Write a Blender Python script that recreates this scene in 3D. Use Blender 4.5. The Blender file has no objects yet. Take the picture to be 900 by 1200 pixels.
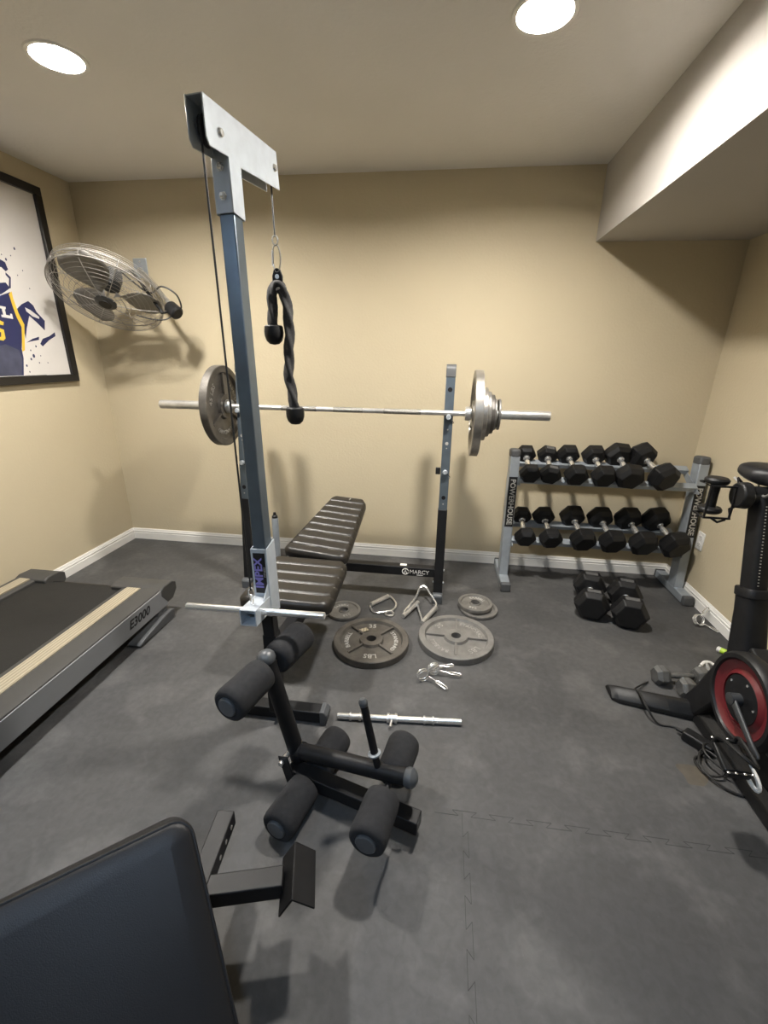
import bpy, bmesh, math, random
from mathutils import Vector as V, Matrix as M
random.seed(7)
PI = math.pi
scn = bpy.context.scene
COL = scn.collection

# ------------------------------------------------------------------ materials
def new_mat(name):
    m = bpy.data.materials.new(name); m.use_nodes = True
    nt = m.node_tree
    return m, nt, nt.nodes['Principled BSDF']

def mat(name, col, rough=.5, metal=0., var=0., vscale=8., bump=0., bscale=200., spec=None, coat=0., detail=4):
    """principled surface with procedural colour variation and bump"""
    m, nt, b = new_mat(name)
    b.inputs['Roughness'].default_value = rough
    b.inputs['Metallic'].default_value = metal
    if spec is not None: b.inputs['Specular IOR Level'].default_value = spec
    if coat: b.inputs['Coat Weight'].default_value = coat; b.inputs['Coat Roughness'].default_value = .1
    tc = nt.nodes.new('ShaderNodeTexCoord')
    n = nt.nodes.new('ShaderNodeTexNoise'); n.inputs['Scale'].default_value = vscale; n.inputs['Detail'].default_value = detail
    nt.links.new(tc.outputs['Object'], n.inputs['Vector'])
    r = nt.nodes.new('ShaderNodeValToRGB')
    r.color_ramp.elements[0].position = .3; r.color_ramp.elements[1].position = .7
    lo = [max(0, c * (1 - var)) for c in col]; hi = [min(1, c * (1 + var)) for c in col]
    r.color_ramp.elements[0].color = (*lo, 1); r.color_ramp.elements[1].color = (*hi, 1)
    nt.links.new(n.outputs['Fac'], r.inputs['Fac']); nt.links.new(r.outputs['Color'], b.inputs['Base Color'])
    if bump:
        n2 = nt.nodes.new('ShaderNodeTexNoise'); n2.inputs['Scale'].default_value = bscale; n2.inputs['Detail'].default_value = 3
        nt.links.new(tc.outputs['Object'], n2.inputs['Vector'])
        bp = nt.nodes.new('ShaderNodeBump'); bp.inputs['Strength'].default_value = bump; bp.inputs['Distance'].default_value = .004
        nt.links.new(n2.outputs['Fac'], bp.inputs['Height']); nt.links.new(bp.outputs['Normal'], b.inputs['Normal'])
    return m

def emit_mat(name, col, s):
    m = bpy.data.materials.new(name); m.use_nodes = True; nt = m.node_tree
    nt.nodes.remove(nt.nodes['Principled BSDF'])
    e = nt.nodes.new('ShaderNodeEmission'); e.inputs['Color'].default_value = (*col, 1); e.inputs['Strength'].default_value = s
    nt.links.new(e.outputs[0], nt.nodes['Material Output'].inputs['Surface'])
    return m

def floor_mat():
    m, nt, b = new_mat('rubber floor')
    b.inputs['Roughness'].default_value = .62
    b.inputs['Specular IOR Level'].default_value = .35
    tc = nt.nodes.new('ShaderNodeTexCoord'); L = nt.links.new
    def noise(s, d, dist=0):
        n = nt.nodes.new('ShaderNodeTexNoise'); n.inputs['Scale'].default_value = s; n.inputs['Detail'].default_value = d
        n.inputs['Distortion'].default_value = dist; L(tc.outputs['Object'], n.inputs['Vector']); return n
    def ramp(n, p0, p1, c0, c1):
        r = nt.nodes.new('ShaderNodeValToRGB'); e = r.color_ramp.elements
        e[0].position = p0; e[1].position = p1; e[0].color = (*c0, 1); e[1].color = (*c1, 1)
        L(n.outputs['Fac'], r.inputs['Fac']); return r
    base = ramp(noise(1.6, 8, .3), .3, .72, (.052, .0515, .052), (.088, .086, .085))
    scuff = ramp(noise(4.5, 12, .5), .52, .80, (0, 0, 0), (.066, .063, .060))
    mottle = ramp(noise(38, 5, .5), .35, .75, (0.85, 0.85, 0.85), (1.08, 1.08, 1.08))
    speck = ramp(noise(140, 2), .70, .76, (0, 0, 0), (.05, .05, .05))
    def mix(bt, a, c, f=1.):
        x = nt.nodes.new('ShaderNodeMix'); x.data_type = 'RGBA'; x.blend_type = bt; x.inputs[0].default_value = f
        L(a, x.inputs[6]); L(c, x.inputs[7]); return x.outputs[2]
    c = mix('ADD', base.outputs[0], scuff.outputs[0], .8)
    c = mix('MULTIPLY', c, mottle.outputs[0])
    c = mix('ADD', c, speck.outputs[0], .25)
    L(c, b.inputs['Base Color'])
    bp = nt.nodes.new('ShaderNodeBump'); bp.inputs['Strength'].default_value = .25; bp.inputs['Distance'].default_value = .003
    L(noise(90, 6).outputs['Fac'], bp.inputs['Height']); L(bp.outputs['Normal'], b.inputs['Normal'])
    return m

def stripe_mat(name, c0, c1, scale, axis=0, rough=.5):
    m, nt, b = new_mat(name); b.inputs['Roughness'].default_value = rough
    tc = nt.nodes.new('ShaderNodeTexCoord'); w = nt.nodes.new('ShaderNodeTexWave')
    w.bands_direction = 'XYZ'[axis]; w.inputs['Scale'].default_value = scale; w.inputs['Distortion'].default_value = 0
    r = nt.nodes.new('ShaderNodeValToRGB'); r.color_ramp.elements[0].color = (*c0, 1); r.color_ramp.elements[1].color = (*c1, 1)
    nt.links.new(tc.outputs['Object'], w.inputs['Vector']); nt.links.new(w.outputs['Fac'], r.inputs['Fac'])
    nt.links.new(r.outputs['Color'], b.inputs['Base Color'])
    bp = nt.nodes.new('ShaderNodeBump'); bp.inputs['Strength'].default_value = .5; bp.inputs['Distance'].default_value = .002
    nt.links.new(w.outputs['Fac'], bp.inputs['Height']); nt.links.new(bp.outputs['Normal'], b.inputs['Normal'])
    return m

MT = dict(
    wall=mat('khaki wall paint', (.53, .455, .315), .75, var=.03, vscale=1.5, bump=.35, bscale=70),
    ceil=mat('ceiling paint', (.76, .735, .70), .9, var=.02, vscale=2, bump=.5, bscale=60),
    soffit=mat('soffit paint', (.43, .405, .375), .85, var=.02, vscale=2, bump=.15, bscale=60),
    white=mat('white trim paint', (.78, .76, .72), .45, var=.02),
    floor=floor_mat(),
    seam=mat('mat seam', (.034, .034, .035), .9, var=.2, vscale=30),
    stain=mat('tan floor stain', (.085, .072, .055), .7, var=.2, vscale=20),
    steel_grey=mat('grey enamel steel', (.125, .155, .185), .30, .55, var=.10, vscale=14),
    pale_blue=mat('pale blue grey enamel', (.46, .50, .54), .40, .2, var=.06, vscale=25),
    grey_paint=mat('light grey enamel', (.33, .36, .39), .42, .3, var=.08, vscale=20),
    dark_enamel=mat('dark grey enamel', (.055, .058, .062), .4, .4, var=.12, vscale=20),
    black=mat('black enamel', (.0095, .0095, .0105), .48, var=.2, vscale=20, spec=.28),
    black_plastic=mat('black plastic', (.0105, .0105, .011), .46, spec=.34, var=.15, vscale=20),
    grey_plastic=mat('charcoal grey plastic', (.07, .072, .075), .5, var=.1, vscale=15),
    cap_grey=mat('grey plastic end cap', (.075, .08, .086), .36, var=.1, vscale=15),
    chrome=mat('chrome', (.86, .86, .85), .22, .85, var=.04, vscale=30),
    steel=mat('worn bright steel', (.66, .645, .62), .32, .8, var=.12, vscale=25),
    knurl=mat('knurled steel', (.36, .35, .33), .42, 1., var=.15, vscale=90, bump=.6, bscale=900),
    iron=mat('grey iron', (.215, .205, .19), .48, .55, var=.22, vscale=16, bump=.3, bscale=160),
    iron_dark=mat('dark worn iron', (.125, .115, .103), .45, .55, var=.28, vscale=14, bump=.3, bscale=150),
    iron_pale=mat('pale worn iron', (.215, .207, .195), .52, .5, var=.18, vscale=18, bump=.35, bscale=170),
    iron_rim=mat('bright worn plate rim', (.36, .34, .31), .36, .8, var=.2, vscale=16),
    letter=mat('raised pale lettering', (.50, .485, .45), .5, .3, var=.2, vscale=60),
    letter_worn=mat('raised worn lettering', (.36, .345, .32), .5, .4, var=.25, vscale=60),
    rubber=mat('black rubber', (.0072, .0072, .0078), .50, spec=.32, var=.2, vscale=25, bump=.15, bscale=400),
    rubber_mark=mat('grey embossed mark', (.10, .10, .10), .5, var=.2, vscale=80),
    foam=mat('black foam', (.017, .017, .019), .95, var=.2, vscale=60, bump=.5, bscale=900),
    vinyl=mat('dark brown black vinyl', (.019, .0165, .014), .36, spec=.42, var=.12, vscale=12, bump=.12, bscale=350),
    vinyl_black=mat('black vinyl', (.0105, .0105, .012), .45, spec=.32, var=.1, vscale=8, bump=.12, bscale=500),
    seam_line=mat('pale worn seam', (.30, .28, .25), .6, var=.3, vscale=40),
    rope=mat('black braided rope', (.028, .026, .026), .75, var=.3, vscale=120, bump=.5, bscale=700),
    cable=mat('black coated cable', (.015, .015, .015), .5),
    tread_belt=mat('treadmill belt', (.017, .016, .0145), .8, spec=.3, var=.08, vscale=20, bump=.25, bscale=500),
    tread_grey=mat('treadmill dark grey plastic', (.055, .053, .050), .6, spec=.35, var=.04, vscale=10),
    tread_silver=mat('treadmill silver rail', (.25, .255, .265), .48, .25, var=.03, vscale=12),
    tread_cream=stripe_mat('ribbed cream foot strip', (.25, .215, .15), (.42, .365, .265), 20, 0),
    print_white=mat('poster paper', (.66, .63, .60), .35, var=.02),
    navy=mat('poster navy ink', (.022, .026, .085), .4),
    navy_grey=mat('poster grey navy ink', (.055, .06, .10), .4, var=.25, vscale=14),
    yellow=mat('poster yellow ink', (.70, .47, .05), .4),
    frame=mat('black picture frame', (.010, .009, .009), .3, var=.1),
    red=mat('red bike disc', (.115, .010, .014), .4, var=.15, vscale=10, coat=.3),
    white_plastic=mat('white plastic', (.72, .71, .68), .4),
    green=mat('lime green plastic', (.42, .62, .05), .4),
    hex_iron=mat('grey hammered iron', (.115, .115, .112), .5, .4, var=.2, vscale=30, bump=.4, bscale=260),
    violet=mat('violet blue print', (.22, .19, .52), .45),
    lens=emit_mat('lit warm lamp lens', (1., .955, .885), 330.),
    lens_cool=emit_mat('lit cool lamp lens', (.58, .76, 1.), 120.),
    wire=mat('fan wire steel', (.36, .345, .32), .5, .5, var=.08, vscale=20),
    blade=mat('fan blade aluminium', (.24, .23, .215), .5, .5, var=.08),
)

# ------------------------------------------------------------------ mesh helpers
class MB:
    def __init__(s): s.bm = bmesh.new()
    def face(s, vs):
        try: return s.bm.faces.new(vs)
        except ValueError: return None
    def box(s, c, size, R=None):
        c = V(c); h = V(size) / 2
        vs = []
        for x in (-1, 1):
            for y in (-1, 1):
                for z in (-1, 1):
                    p = V((x * h.x, y * h.y, z * h.z)); p = (R @ p if R else p) + c
                    vs.append(s.bm.verts.new(p))
        for f in ((0, 1, 3, 2), (4, 6, 7, 5), (0, 4, 5, 1), (2, 3, 7, 6), (0, 2, 6, 4), (1, 5, 7, 3)):
            s.face([vs[i] for i in f])
        return s
    def bx(s, x0, x1, y0, y1, z0, z1):
        return s.box(((x0 + x1) / 2, (y0 + y1) / 2, (z0 + z1) / 2), (abs(x1 - x0), abs(y1 - y0), abs(z1 - z0)))
    def beam(s, a, b, w, h, up=(0, 0, 1)):
        a = V(a); b = V(b); d = (b - a); n = d.normalized(); u = V(up)
        x = n.cross(u)
        if x.length < 1e-4: x = n.cross(V((0, 1, 0)))
        x.normalize(); z = x.cross(n)
        R = M((x, n, z)).transposed()
        return s.box((a + b) / 2, (w, d.length, h), R)
    def rings(s, rs, closed=False, caps=True):
        vr = [[s.bm.verts.new(p) for p in r] for r in rs]
        n = len(vr[0]); m = len(vr)
        for i in range(m if closed else m - 1):
            A, B = vr[i], vr[(i + 1) % m]
            for j in range(n): s.face((A[j], A[(j + 1) % n], B[(j + 1) % n], B[j]))
        if caps and not closed:
            s.face(list(reversed(vr[0]))); s.face(vr[-1])
        return s
    def cyl(s, a, b, r0, r1=None, n=24):
        r1 = r0 if r1 is None else r1
        return s.lathe([(r0, 0), (r1, (V(b) - V(a)).length)], a, V(b) - V(a), n)
    def lathe(s, prof, o, axis, n=32, closed=False, phase=0.):
        """prof: (radius, distance along axis)"""
        o = V(o); ax = V(axis).normalized()
        u = ax.cross(V((0, 0, 1)))
        if u.length < 1e-4: u = V((1, 0, 0))
        u.normalize(); w = ax.cross(u)
        rs = []
        for r, t in prof:
            r = max(r, 1e-5)
            rs.append([o + ax * t + (u * math.cos(2 * PI * k / n + phase) + w * math.sin(2 * PI * k / n + phase)) * r for k in range(n)])
        return s.rings(rs, closed)
    def tube(s, pts, r, n=8, closed=False, rf=None):
        pts = [V(p) for p in pts]; m = len(pts); rs = []; nrm = None; L = 0
        for i, p in enumerate(pts):
            if closed: t = (pts[(i + 1) % m] - pts[i - 1])
            else: t = pts[min(i + 1, m - 1)] - pts[max(i - 1, 0)]
            t.normalize()
            if nrm is None:
                nrm = t.cross(V((0, 0, 1)))
                if nrm.length < 1e-3: nrm = t.cross(V((0, 1, 0)))
            nrm = (nrm - t * nrm.dot(t)).normalized(); bi = t.cross(nrm)
            if i: L += (p - pts[i - 1]).length
            rs.append([p + (nrm * math.cos(2 * PI * k / n) + bi * math.sin(2 * PI * k / n)) * (rf(2 * PI * k / n, L) if rf else r) for k in range(n)])
        return s.rings(rs, closed)
    def prism(s, poly, o, u, v, t):
        """polygon (a,b) in the plane o + a*u + b*v, thickness vector t"""
        o = V(o); u = V(u); v = V(v); t = V(t)
        A = [s.bm.verts.new(o + u * a + v * b) for a, b in poly]
        B = [s.bm.verts.new(p.co + t) for p in A]
        n = len(A); s.face(A); s.face(list(reversed(B)))
        for i in range(n): s.face((A[i], B[i], B[(i + 1) % n], A[(i + 1) % n]))
        return s
    def text(s, txt, size, o, u, v, ext=.0008, align='CENTER', bold=0., shear=0.):
        me, w = text_mesh(txt, size, ext, align, bold, shear)
        u = V(u).normalized(); v = V(v).normalized(); nn = u.cross(v)
        Mx = M((u, v, nn)).transposed().to_4x4(); Mx.translation = V(o)
        t = bmesh.new(); t.from_mesh(me); t.transform(Mx)
        tm = bpy.data.meshes.new('t'); t.to_mesh(tm); t.free()
        s.bm.from_mesh(tm); bpy.data.meshes.remove(tm)
        return s
    def xf(s, Mx): s.bm.transform(Mx); return s
    def build(s, name, m, parent=None, at=None, bevel=0., smooth=35, segs=2, sub=0):
        """link the collected geometry as ONE mesh object; world coordinates in, local out"""
        org = V((0, 0, 0))
        if parent is not None:
            r = parent
            while r is not None: org += r.location; r = r.parent
        loc = V((0, 0, 0))
        if parent is None and at is not None: loc = V(at)
        bmesh.ops.remove_doubles(s.bm, verts=s.bm.verts, dist=1e-6)
        bmesh.ops.recalc_face_normals(s.bm, faces=s.bm.faces)
        s.bm.transform(M.Translation(-(org + loc)))
        me = bpy.data.meshes.new(name); s.bm.to_mesh(me); s.bm.free()
        if smooth:
            for p in me.polygons: p.use_smooth = True
            me.set_sharp_from_angle(angle=math.radians(smooth))
        me.materials.append(MT[m] if isinstance(m, str) else m)
        o = bpy.data.objects.new(name, me); COL.objects.link(o)
        o.location = loc
        if parent is not None: o.parent = parent
        if bevel:
            b = o.modifiers.new('bevel', 'BEVEL'); b.width = bevel; b.segments = segs; b.limit_method = 'ANGLE'; b.angle_limit = math.radians(40)
        if sub:
            b = o.modifiers.new('sub', 'SUBSURF'); b.levels = b.render_levels = sub
        return o

_tc = {}
def text_mesh(txt, size, ext, align, bold=0., shear=0.):
    k = (txt, size, ext, align, bold, shear)
    if k not in _tc:
        c = bpy.data.curves.new('txt', 'FONT'); c.body = txt; c.size = size; c.extrude = ext; c.align_x = align; c.align_y = 'CENTER'
        c.resolution_u = 3; c.offset = bold; c.shear = shear
        o = bpy.data.objects.new('txt', c)
        me = bpy.data.meshes.new_from_object(o)
        bpy.data.objects.remove(o); bpy.data.curves.remove(c)
        xs = [v.co.x for v in me.vertices] or [0]
        _tc[k] = (me, max(xs) - min(xs))
    return _tc[k]

def tag(o, label=None, cat=None, group=None, kind=None):
    if label: o['label'] = label
    if cat: o['category'] = cat
    if group: o['group'] = group
    if kind: o['kind'] = kind
    return o

def thing(name, label, cat, loc=(0, 0, 0), group=None):
    o = bpy.data.objects.new(name, None); COL.objects.link(o); o.location = loc
    o.empty_display_size = .05
    return tag(o, label, cat, group)

def dup(root, loc=None, rot=None, label=None, group=None):
    r = root.copy(); COL.objects.link(r)
    if loc is not None: r.location = loc
    if rot is not None: r.rotation_euler = rot
    if label: r['label'] = label
    if group: r['group'] = group
    for ch in root.children:
        c = ch.copy(); COL.objects.link(c); c.parent = r
        for g in ch.children:
            d = g.copy(); COL.objects.link(d); d.parent = c
    return r

def struct(o): o['kind'] = 'structure'; return o
def arc(c, u, v, r, a0, a1, n):
    c = V(c); u = V(u); v = V(v)
    return [c + (u * math.cos(a0 + (a1 - a0) * i / n) + v * math.sin(a0 + (a1 - a0) * i / n)) * r for i in range(n + 1)]
def smooth_path(pts, k=6):
    pts = [V(p) for p in pts]; out = []
    for i in range(len(pts) - 1):
        p0 = pts[max(i - 1, 0)]; p1 = pts[i]; p2 = pts[i + 1]; p3 = pts[min(i + 2, len(pts) - 1)]
        for j in range(k):
            t = j / k
            out.append(.5 * ((2 * p1) + (p2 - p0) * t + (2 * p0 - 5 * p1 + 4 * p2 - p3) * t * t + (3 * p1 - p0 - 3 * p2 + p3) * t ** 3))
    return out + [pts[-1]]

# ------------------------------------------------------------------ camera
F_PX, PITCH, YAW, ROLL, CAMH = 513.64, .3393, -.1268, .0166, 1.4241
f = V((math.sin(YAW) * math.cos(PITCH), math.cos(YAW) * math.cos(PITCH), -math.sin(PITCH)))
r0 = V((math.cos(YAW), -math.sin(YAW), 0)); u0 = r0.cross(f)
R_ = r0 * math.cos(ROLL) + u0 * math.sin(ROLL); U_ = -r0 * math.sin(ROLL) + u0 * math.cos(ROLL)
cd = bpy.data.cameras.new('camera'); cam = bpy.data.objects.new('camera', cd); COL.objects.link(cam)
mw = M((R_, U_, -f)).transposed().to_4x4(); mw.translation = (0, 0, CAMH); cam.matrix_world = mw
cd.sensor_fit = 'VERTICAL'; cd.sensor_height = 36; cd.sensor_width = 27
cd.lens = F_PX / 1200 * 36; cd.clip_start = .02
scn.camera = cam

# ------------------------------------------------------------------ room
XL, XR, YB, YF, H = -2.4414, 1.6272, 3.0255, -2.6, 2.44
SX, SZ = .815, 2.0686
T = .1
struct(MB().bx(XL - T, XR + T, YF - T, YB + T, -.1, 0).build('floor', 'floor', smooth=0))
struct(MB().bx(XL - T, XR + T, YB, YB + T, 0, H + .12).build('wall_back', 'wall', smooth=0))
struct(MB().bx(XL - T, XL, YF, YB, 0, H + .12).build('wall_left', 'wall', smooth=0))
struct(MB().bx(XR, XR + T, YF, YB, 0, H + .12).build('wall_right', 'wall', smooth=0))
struct(MB().bx(XL - T, XR + T, YF - T, YF, 0, H + .12).build('wall_rear', 'wall', smooth=0))
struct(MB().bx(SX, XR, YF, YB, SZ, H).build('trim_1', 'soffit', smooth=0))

LAMPS = [(-1.477, 1.891), (.243, 1.847), (.20, -.56), (-1.50, -.54)]
RC = .088
cm = MB(); bm = cm.bm
edges = []
def loop(pts):
    vs = [bm.verts.new(p) for p in pts]
    for i in range(len(vs)): edges.append(bm.edges.new((vs[i], vs[(i + 1) % len(vs)])))
loop([(XL, YF, H), (SX, YF, H), (SX, YB, H), (XL, YB, H)])
for lx, ly in LAMPS:
    loop([(lx + RC * math.cos(2 * PI * k / 48), ly + RC * math.sin(2 * PI * k / 48), H) for k in range(48)])
bmesh.ops.triangle_fill(bm, use_beauty=True, use_dissolve=False, edges=edges)
ext = bmesh.ops.extrude_face_region(bm, geom=bm.faces[:])
for v in ext['geom']:
    if isinstance(v, bmesh.types.BMVert): v.co.z += .02
struct(cm.build('ceiling', 'ceil', smooth=0))

# baseboards: stepped profile swept along each wall
BP = [(0, 0), (.015, 0), (.015, .052), (.012, .056), (.012, .060), (.0145, .063), (.0145, .069), (.010, .074), (.010, .078), (.006, .0875), (0, .0875)]
struct(MB().prism(BP, (XL, YB, 0), (0, -1, 0), (0, 0, 1), (XR - XL, 0, 0)).build('baseboard_back', 'white', smooth=0))
struct(MB().prism(BP, (XL, YF, 0), (1, 0, 0), (0, 0, 1), (0, YB - YF, 0)).build('baseboard_left', 'white', smooth=0))
struct(MB().prism(BP, (XR, YF, 0), (-1, 0, 0), (0, 0, 1), (0, YB - YF, 0)).build('baseboard_right', 'white', smooth=0))

# interlocking mat seams: thin jigsaw grooves
def jig(p0, d, nrm, length, pitch=.06, depth=.017):
    out = []; d = V(d); nrm = V(nrm); p0 = V(p0); n = int(length / pitch)
    for i in range(n):
        a = i * pitch; s = 1 if i % 2 else -1
        q = pitch * .16
        out += [p0 + d * (a - q) + nrm * s * depth * .5, p0 + d * (a + pitch + q) + nrm * s * depth * .5]
    return out
flo = bpy.data.objects['floor']
def ribbon(pts, w=.0007):
    m = MB(); pts = [V(p) for p in pts]
    for a, b in zip(pts, pts[1:]): m.beam(a, b, w * 2, .0012)
    return m
struct(ribbon(jig((.06, 1.067, .0002), (1, 0, 0), (0, 1, 0), 1.56)).build('mat_seam', 'seam', flo, smooth=0))
struct(ribbon(jig((.15, -.20, .0002), (0, 1, 0), (1, 0, 0), 1.26)).build('mat_seam', 'seam', flo, smooth=0))
sm = MB()
sm.prism([(.045 * math.cos(a) * (1 + .25 * math.sin(3 * a + 1)), .055 * math.sin(a) * (1 + .2 * math.cos(2 * a))) for a in [2 * PI * k / 28 for k in range(28)]], (.985, 1.335, 0), (1, 0, 0), (0, 1, 0), (0, 0, .0005))
struct(sm.build('floor_stain', 'stain', flo, smooth=0))

# recessed lamps
lamp_labels = ['lit round recessed ceiling light at left, above the treadmill', 'lit round recessed ceiling light beside the boxed soffit, near the top of the photo',
               'round recessed ceiling light behind the camera on the soffit side', 'round recessed ceiling light behind the camera on the left-wall side']
for li, ((lx, ly), lb) in enumerate(zip(LAMPS, lamp_labels)):
    t = thing('recessed_ceiling_light', lb, 'ceiling light', (lx, ly, H), 'recessed ceiling lights')
    MB().lathe([(RC - .004, 0.0), (RC - .002, -.004), (RC + .012, -.005), (RC + .016, 0), (RC + .012, .001), (RC - .003, .001)], (lx, ly, H), (0, 0, 1), 48, closed=True).build('trim_ring', 'white', t)
    MB().lathe([(RC - .001, 0), (RC - .006, .032), (RC - .006, .036), (RC + .001, .036), (RC + .001, .0)], (lx, ly, H), (0, 0, 1), 48, closed=True).build('reflector', 'white', t)
    MB().lathe([(.0001, .019), (.05, .0195), (RC - .0065, .022), (RC - .0065, .030), (.0001, .031)], (lx, ly, H), (0, 0, 1), 48).build('lens', 'lens' if li < 2 else 'lens_cool', t)

# wall outlet
t = thing('wall_outlet', 'white duplex wall outlet low on the right wall beside the dumbbell rack', 'outlet', (XR, 2.732, .385))
MB().bx(XR - .006, XR, 2.697, 2.767, .328, .442).build('cover_plate', 'white_plastic', t, bevel=.003)
for z in (.408, .362):
    s_ = MB().lathe([(.0165, 0), (.0165, .003)], (XR - .006, 2.732, z), (-1, 0, 0), 24).build('socket', 'white', t, bevel=.001)
    h = MB()
    h.bx(XR - .0096, XR - .0088, 2.724, 2.7265, z - .002, z + .008); h.bx(XR - .0096, XR - .0088, 2.737, 2.7395, z - .002, z + .008)
    h.cyl((XR - .0088, 2.732, z - .008), (XR - .0096, 2.732, z - .008), .0028, n=10)
    h.build('slots', 'black', s_, smooth=0)

# ------------------------------------------------------------------ framed poster (left wall)
t = thing('framed_poster', 'black framed white sports poster of a player in a navy jersey on left wall', 'poster', (XL, 2.36, 1.79))
y0, y1, z0, z1 = 1.955, 2.76, 1.243, 2.33; w = .045
fm = MB()
for a in ((y0, y1, z0, z0 + w), (y0, y1, z1 - w, z1), (y0, y0 + w, z0 + w, z1 - w), (y1 - w, y1, z0 + w, z1 - w)):
    fm.bx(XL, XL + .028, *a)
fm.build('frame', 'frame', t, bevel=.003)
MB().bx(XL + .002, XL + .008, y0 + w - .004, y1 - w + .004, z0 + w - .004, z1 - w + .004).build('print', 'print_white', t, smooth=0)
pr_ = t.children[-1]
def inkp(name, m, polys, lift):
    k = MB()
    for P in polys: k.prism(P, (XL + .008, 0, 0), (0, 1, 0), (0, 0, 1), (lift, 0, 0))
    return k.build(name, m, pr_, smooth=0)
DZ = .03
def mv(P): return [(a, b) for a, b in P]
torso = [(2.02, 1.31), (2.01, 1.45), (2.03, 1.58), (2.06, 1.66), (2.13, 1.715), (2.20, 1.725), (2.27, 1.700), (2.336, 1.703), (2.417, 1.735), (2.418, 1.699), (2.425, 1.615), (2.439, 1.548), (2.403, 1.437), (2.401, 1.388), (2.375, 1.292), (2.02, 1.292)]
arm = [(2.436, 1.652), (2.472, 1.679), (2.52, 1.701), (2.548, 1.68), (2.56, 1.647), (2.605, 1.601), (2.59, 1.546), (2.544, 1.589), (2.505, 1.621), (2.468, 1.55), (2.445, 1.493), (2.449, 1.57), (2.435, 1.622)]
face = [(2.25, 1.74), (2.27, 1.79), (2.31, 1.765), (2.356, 1.771), (2.403, 1.781), (2.422, 1.755), (2.39, 1.735), (2.357, 1.716), (2.29, 1.715)]
line = [(2.418, 1.833), (2.443, 1.812), (2.427, 1.755), (2.414, 1.754), (2.431, 1.804), (2.415, 1.82)]
hair = [(2.25, 1.90), (2.30, 1.93), (2.37, 1.905), (2.43, 1.885), (2.438, 1.85), (2.42, 1.838), (2.40, 1.856), (2.36, 1.85), (2.33, 1.87), (2.28, 1.85)]
hand = [(2.445, 1.472), (2.491, 1.495), (2.538, 1.508), (2.533, 1.49), (2.478, 1.48)]
hand2 = [(2.536, 1.468), (2.562, 1.498), (2.613, 1.514), (2.660, 1.539), (2.660, 1.517), (2.607, 1.492), (2.55, 1.454)]
dots = []
for (a, b, rr) in ((2.509, 1.966, .006), (2.472, 1.399, .009), (2.502, 1.453, .005), (2.41, 1.345, .006), (2.45, 1.381, .006), (2.475, 1.925, .003), (2.49, 1.83, .003), (2.46, 1.43, .004), (2.52, 1.40, .003), (2.56, 1.36, .003), (2.42, 1.31, .004), (2.55, 1.77, .003), (2.53, 1.86, .003), (2.44, 1.90, .006), (2.42, 1.92, .003), (2.09, 1.9, .006), (2.15, 1.8, .007), (2.5, 1.36, .004)):
    dots.append([(a + rr * math.cos(2 * PI * k / 8) * .9, b + rr * math.sin(2 * PI * k / 8) * 1.25) for k in range(8)])
inkp('navy_figure', 'navy', [torso, arm, face, line, hair, hand, hand2] + dots, .0006)
inkp('shaded_shorts', 'navy_grey', [[(2.03, 1.293), (2.05, 1.42), (2.14, 1.47), (2.24, 1.44), (2.31, 1.46), (2.385, 1.43), (2.39, 1.38), (2.362, 1.293)]], .0010)
inkp('yellow_trim', 'yellow', [[(2.406, 1.724), (2.426, 1.739), (2.426, 1.70), (2.437, 1.629), (2.457, 1.57), (2.421, 1.43), (2.403, 1.423), (2.436, 1.555), (2.419, 1.607), (2.410, 1.666)],
     [(2.302, 1.585), (2.332, 1.574), (2.325, 1.558), (2.290, 1.562), (2.285, 1.546), (2.321, 1.535), (2.318, 1.49), (2.302, 1.478), (2.245, 1.486), (2.245, 1.502), (2.295, 1.496), (2.302, 1.52), (2.262, 1.535), (2.265, 1.592)]], .0014)
for P_ in ([[(2.488, 1.664), (2.519, 1.653), (2.57, 1.62), (2.567, 1.609), (2.526, 1.619), (2.491, 1.644)],
     [(2.15, 1.655), (2.17, 1.655), (2.205, 1.60), (2.185, 1.60), (2.177, 1.615), (2.143, 1.615), (2.135, 1.60), (2.115, 1.60)],
     [(2.330, 1.657), (2.366, 1.654), (2.362, 1.642), (2.357, 1.642), (2.357, 1.613), (2.382, 1.611), (2.384, 1.622), (2.394, 1.621), (2.394, 1.595), (2.328, 1.600), (2.328, 1.612), (2.340, 1.612), (2.340, 1.643), (2.330, 1.644)]]): inkp('white_mark', 'print_white', [P_], .0018)

# ------------------------------------------------------------------ wall fan (back-left corner)
FC = V((-2.0, 2.59, 1.69)); FN = V((.04, -.57, -.81)).normalized()   # centre of front guard, facing direction
fu = FN.cross(V((0, 0, 1))).normalized(); fv = FN.cross(fu)
t = thing('wall_fan', 'silver wire-caged wall fan tilted down on its arm in the left corner', 'fan', (-2.03, YB, 1.95))
R0, DEP = .298, .155
def fring(r, d, n=56): return [FC - FN * d + (fu * math.cos(2 * PI * k / n) + fv * math.sin(2 * PI * k / n)) * r for k in range(n)]
def guard(front):
    g = MB(); s = 1 if front else -1
    def dome(r): return (.012 + .045 * (r / R0) ** 2) if front else DEP - .045 * (r / R0) ** 2
    n = 10 if front else 18
    for i in range(n): 
        r = .055 + (R0 - .012 - .055) * i / (n - 1); g.tube(fring(r, dome(r)), .0011, 5, closed=True)
    for k in range(10):
        a = 2 * PI * k / 10 + .2; e = fu * math.cos(a) + fv * math.sin(a)
        pts = [FC - FN * dome(r) + e * r + FN * s * .002 for r in (.05, .12, .18, .24, R0 - .01)]
        pts.append(FC - FN * (DEP / 2) + e * (R0 + .003)); g.tube(pts, .0022, 6)
    for i in range(4):
        d = .055 + .035 * i / 3 if front else .095 + .035 * i / 3
        g.tube(fring(R0, d), .0012 if i else .0032, 5, closed=True)
    return g
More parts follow.
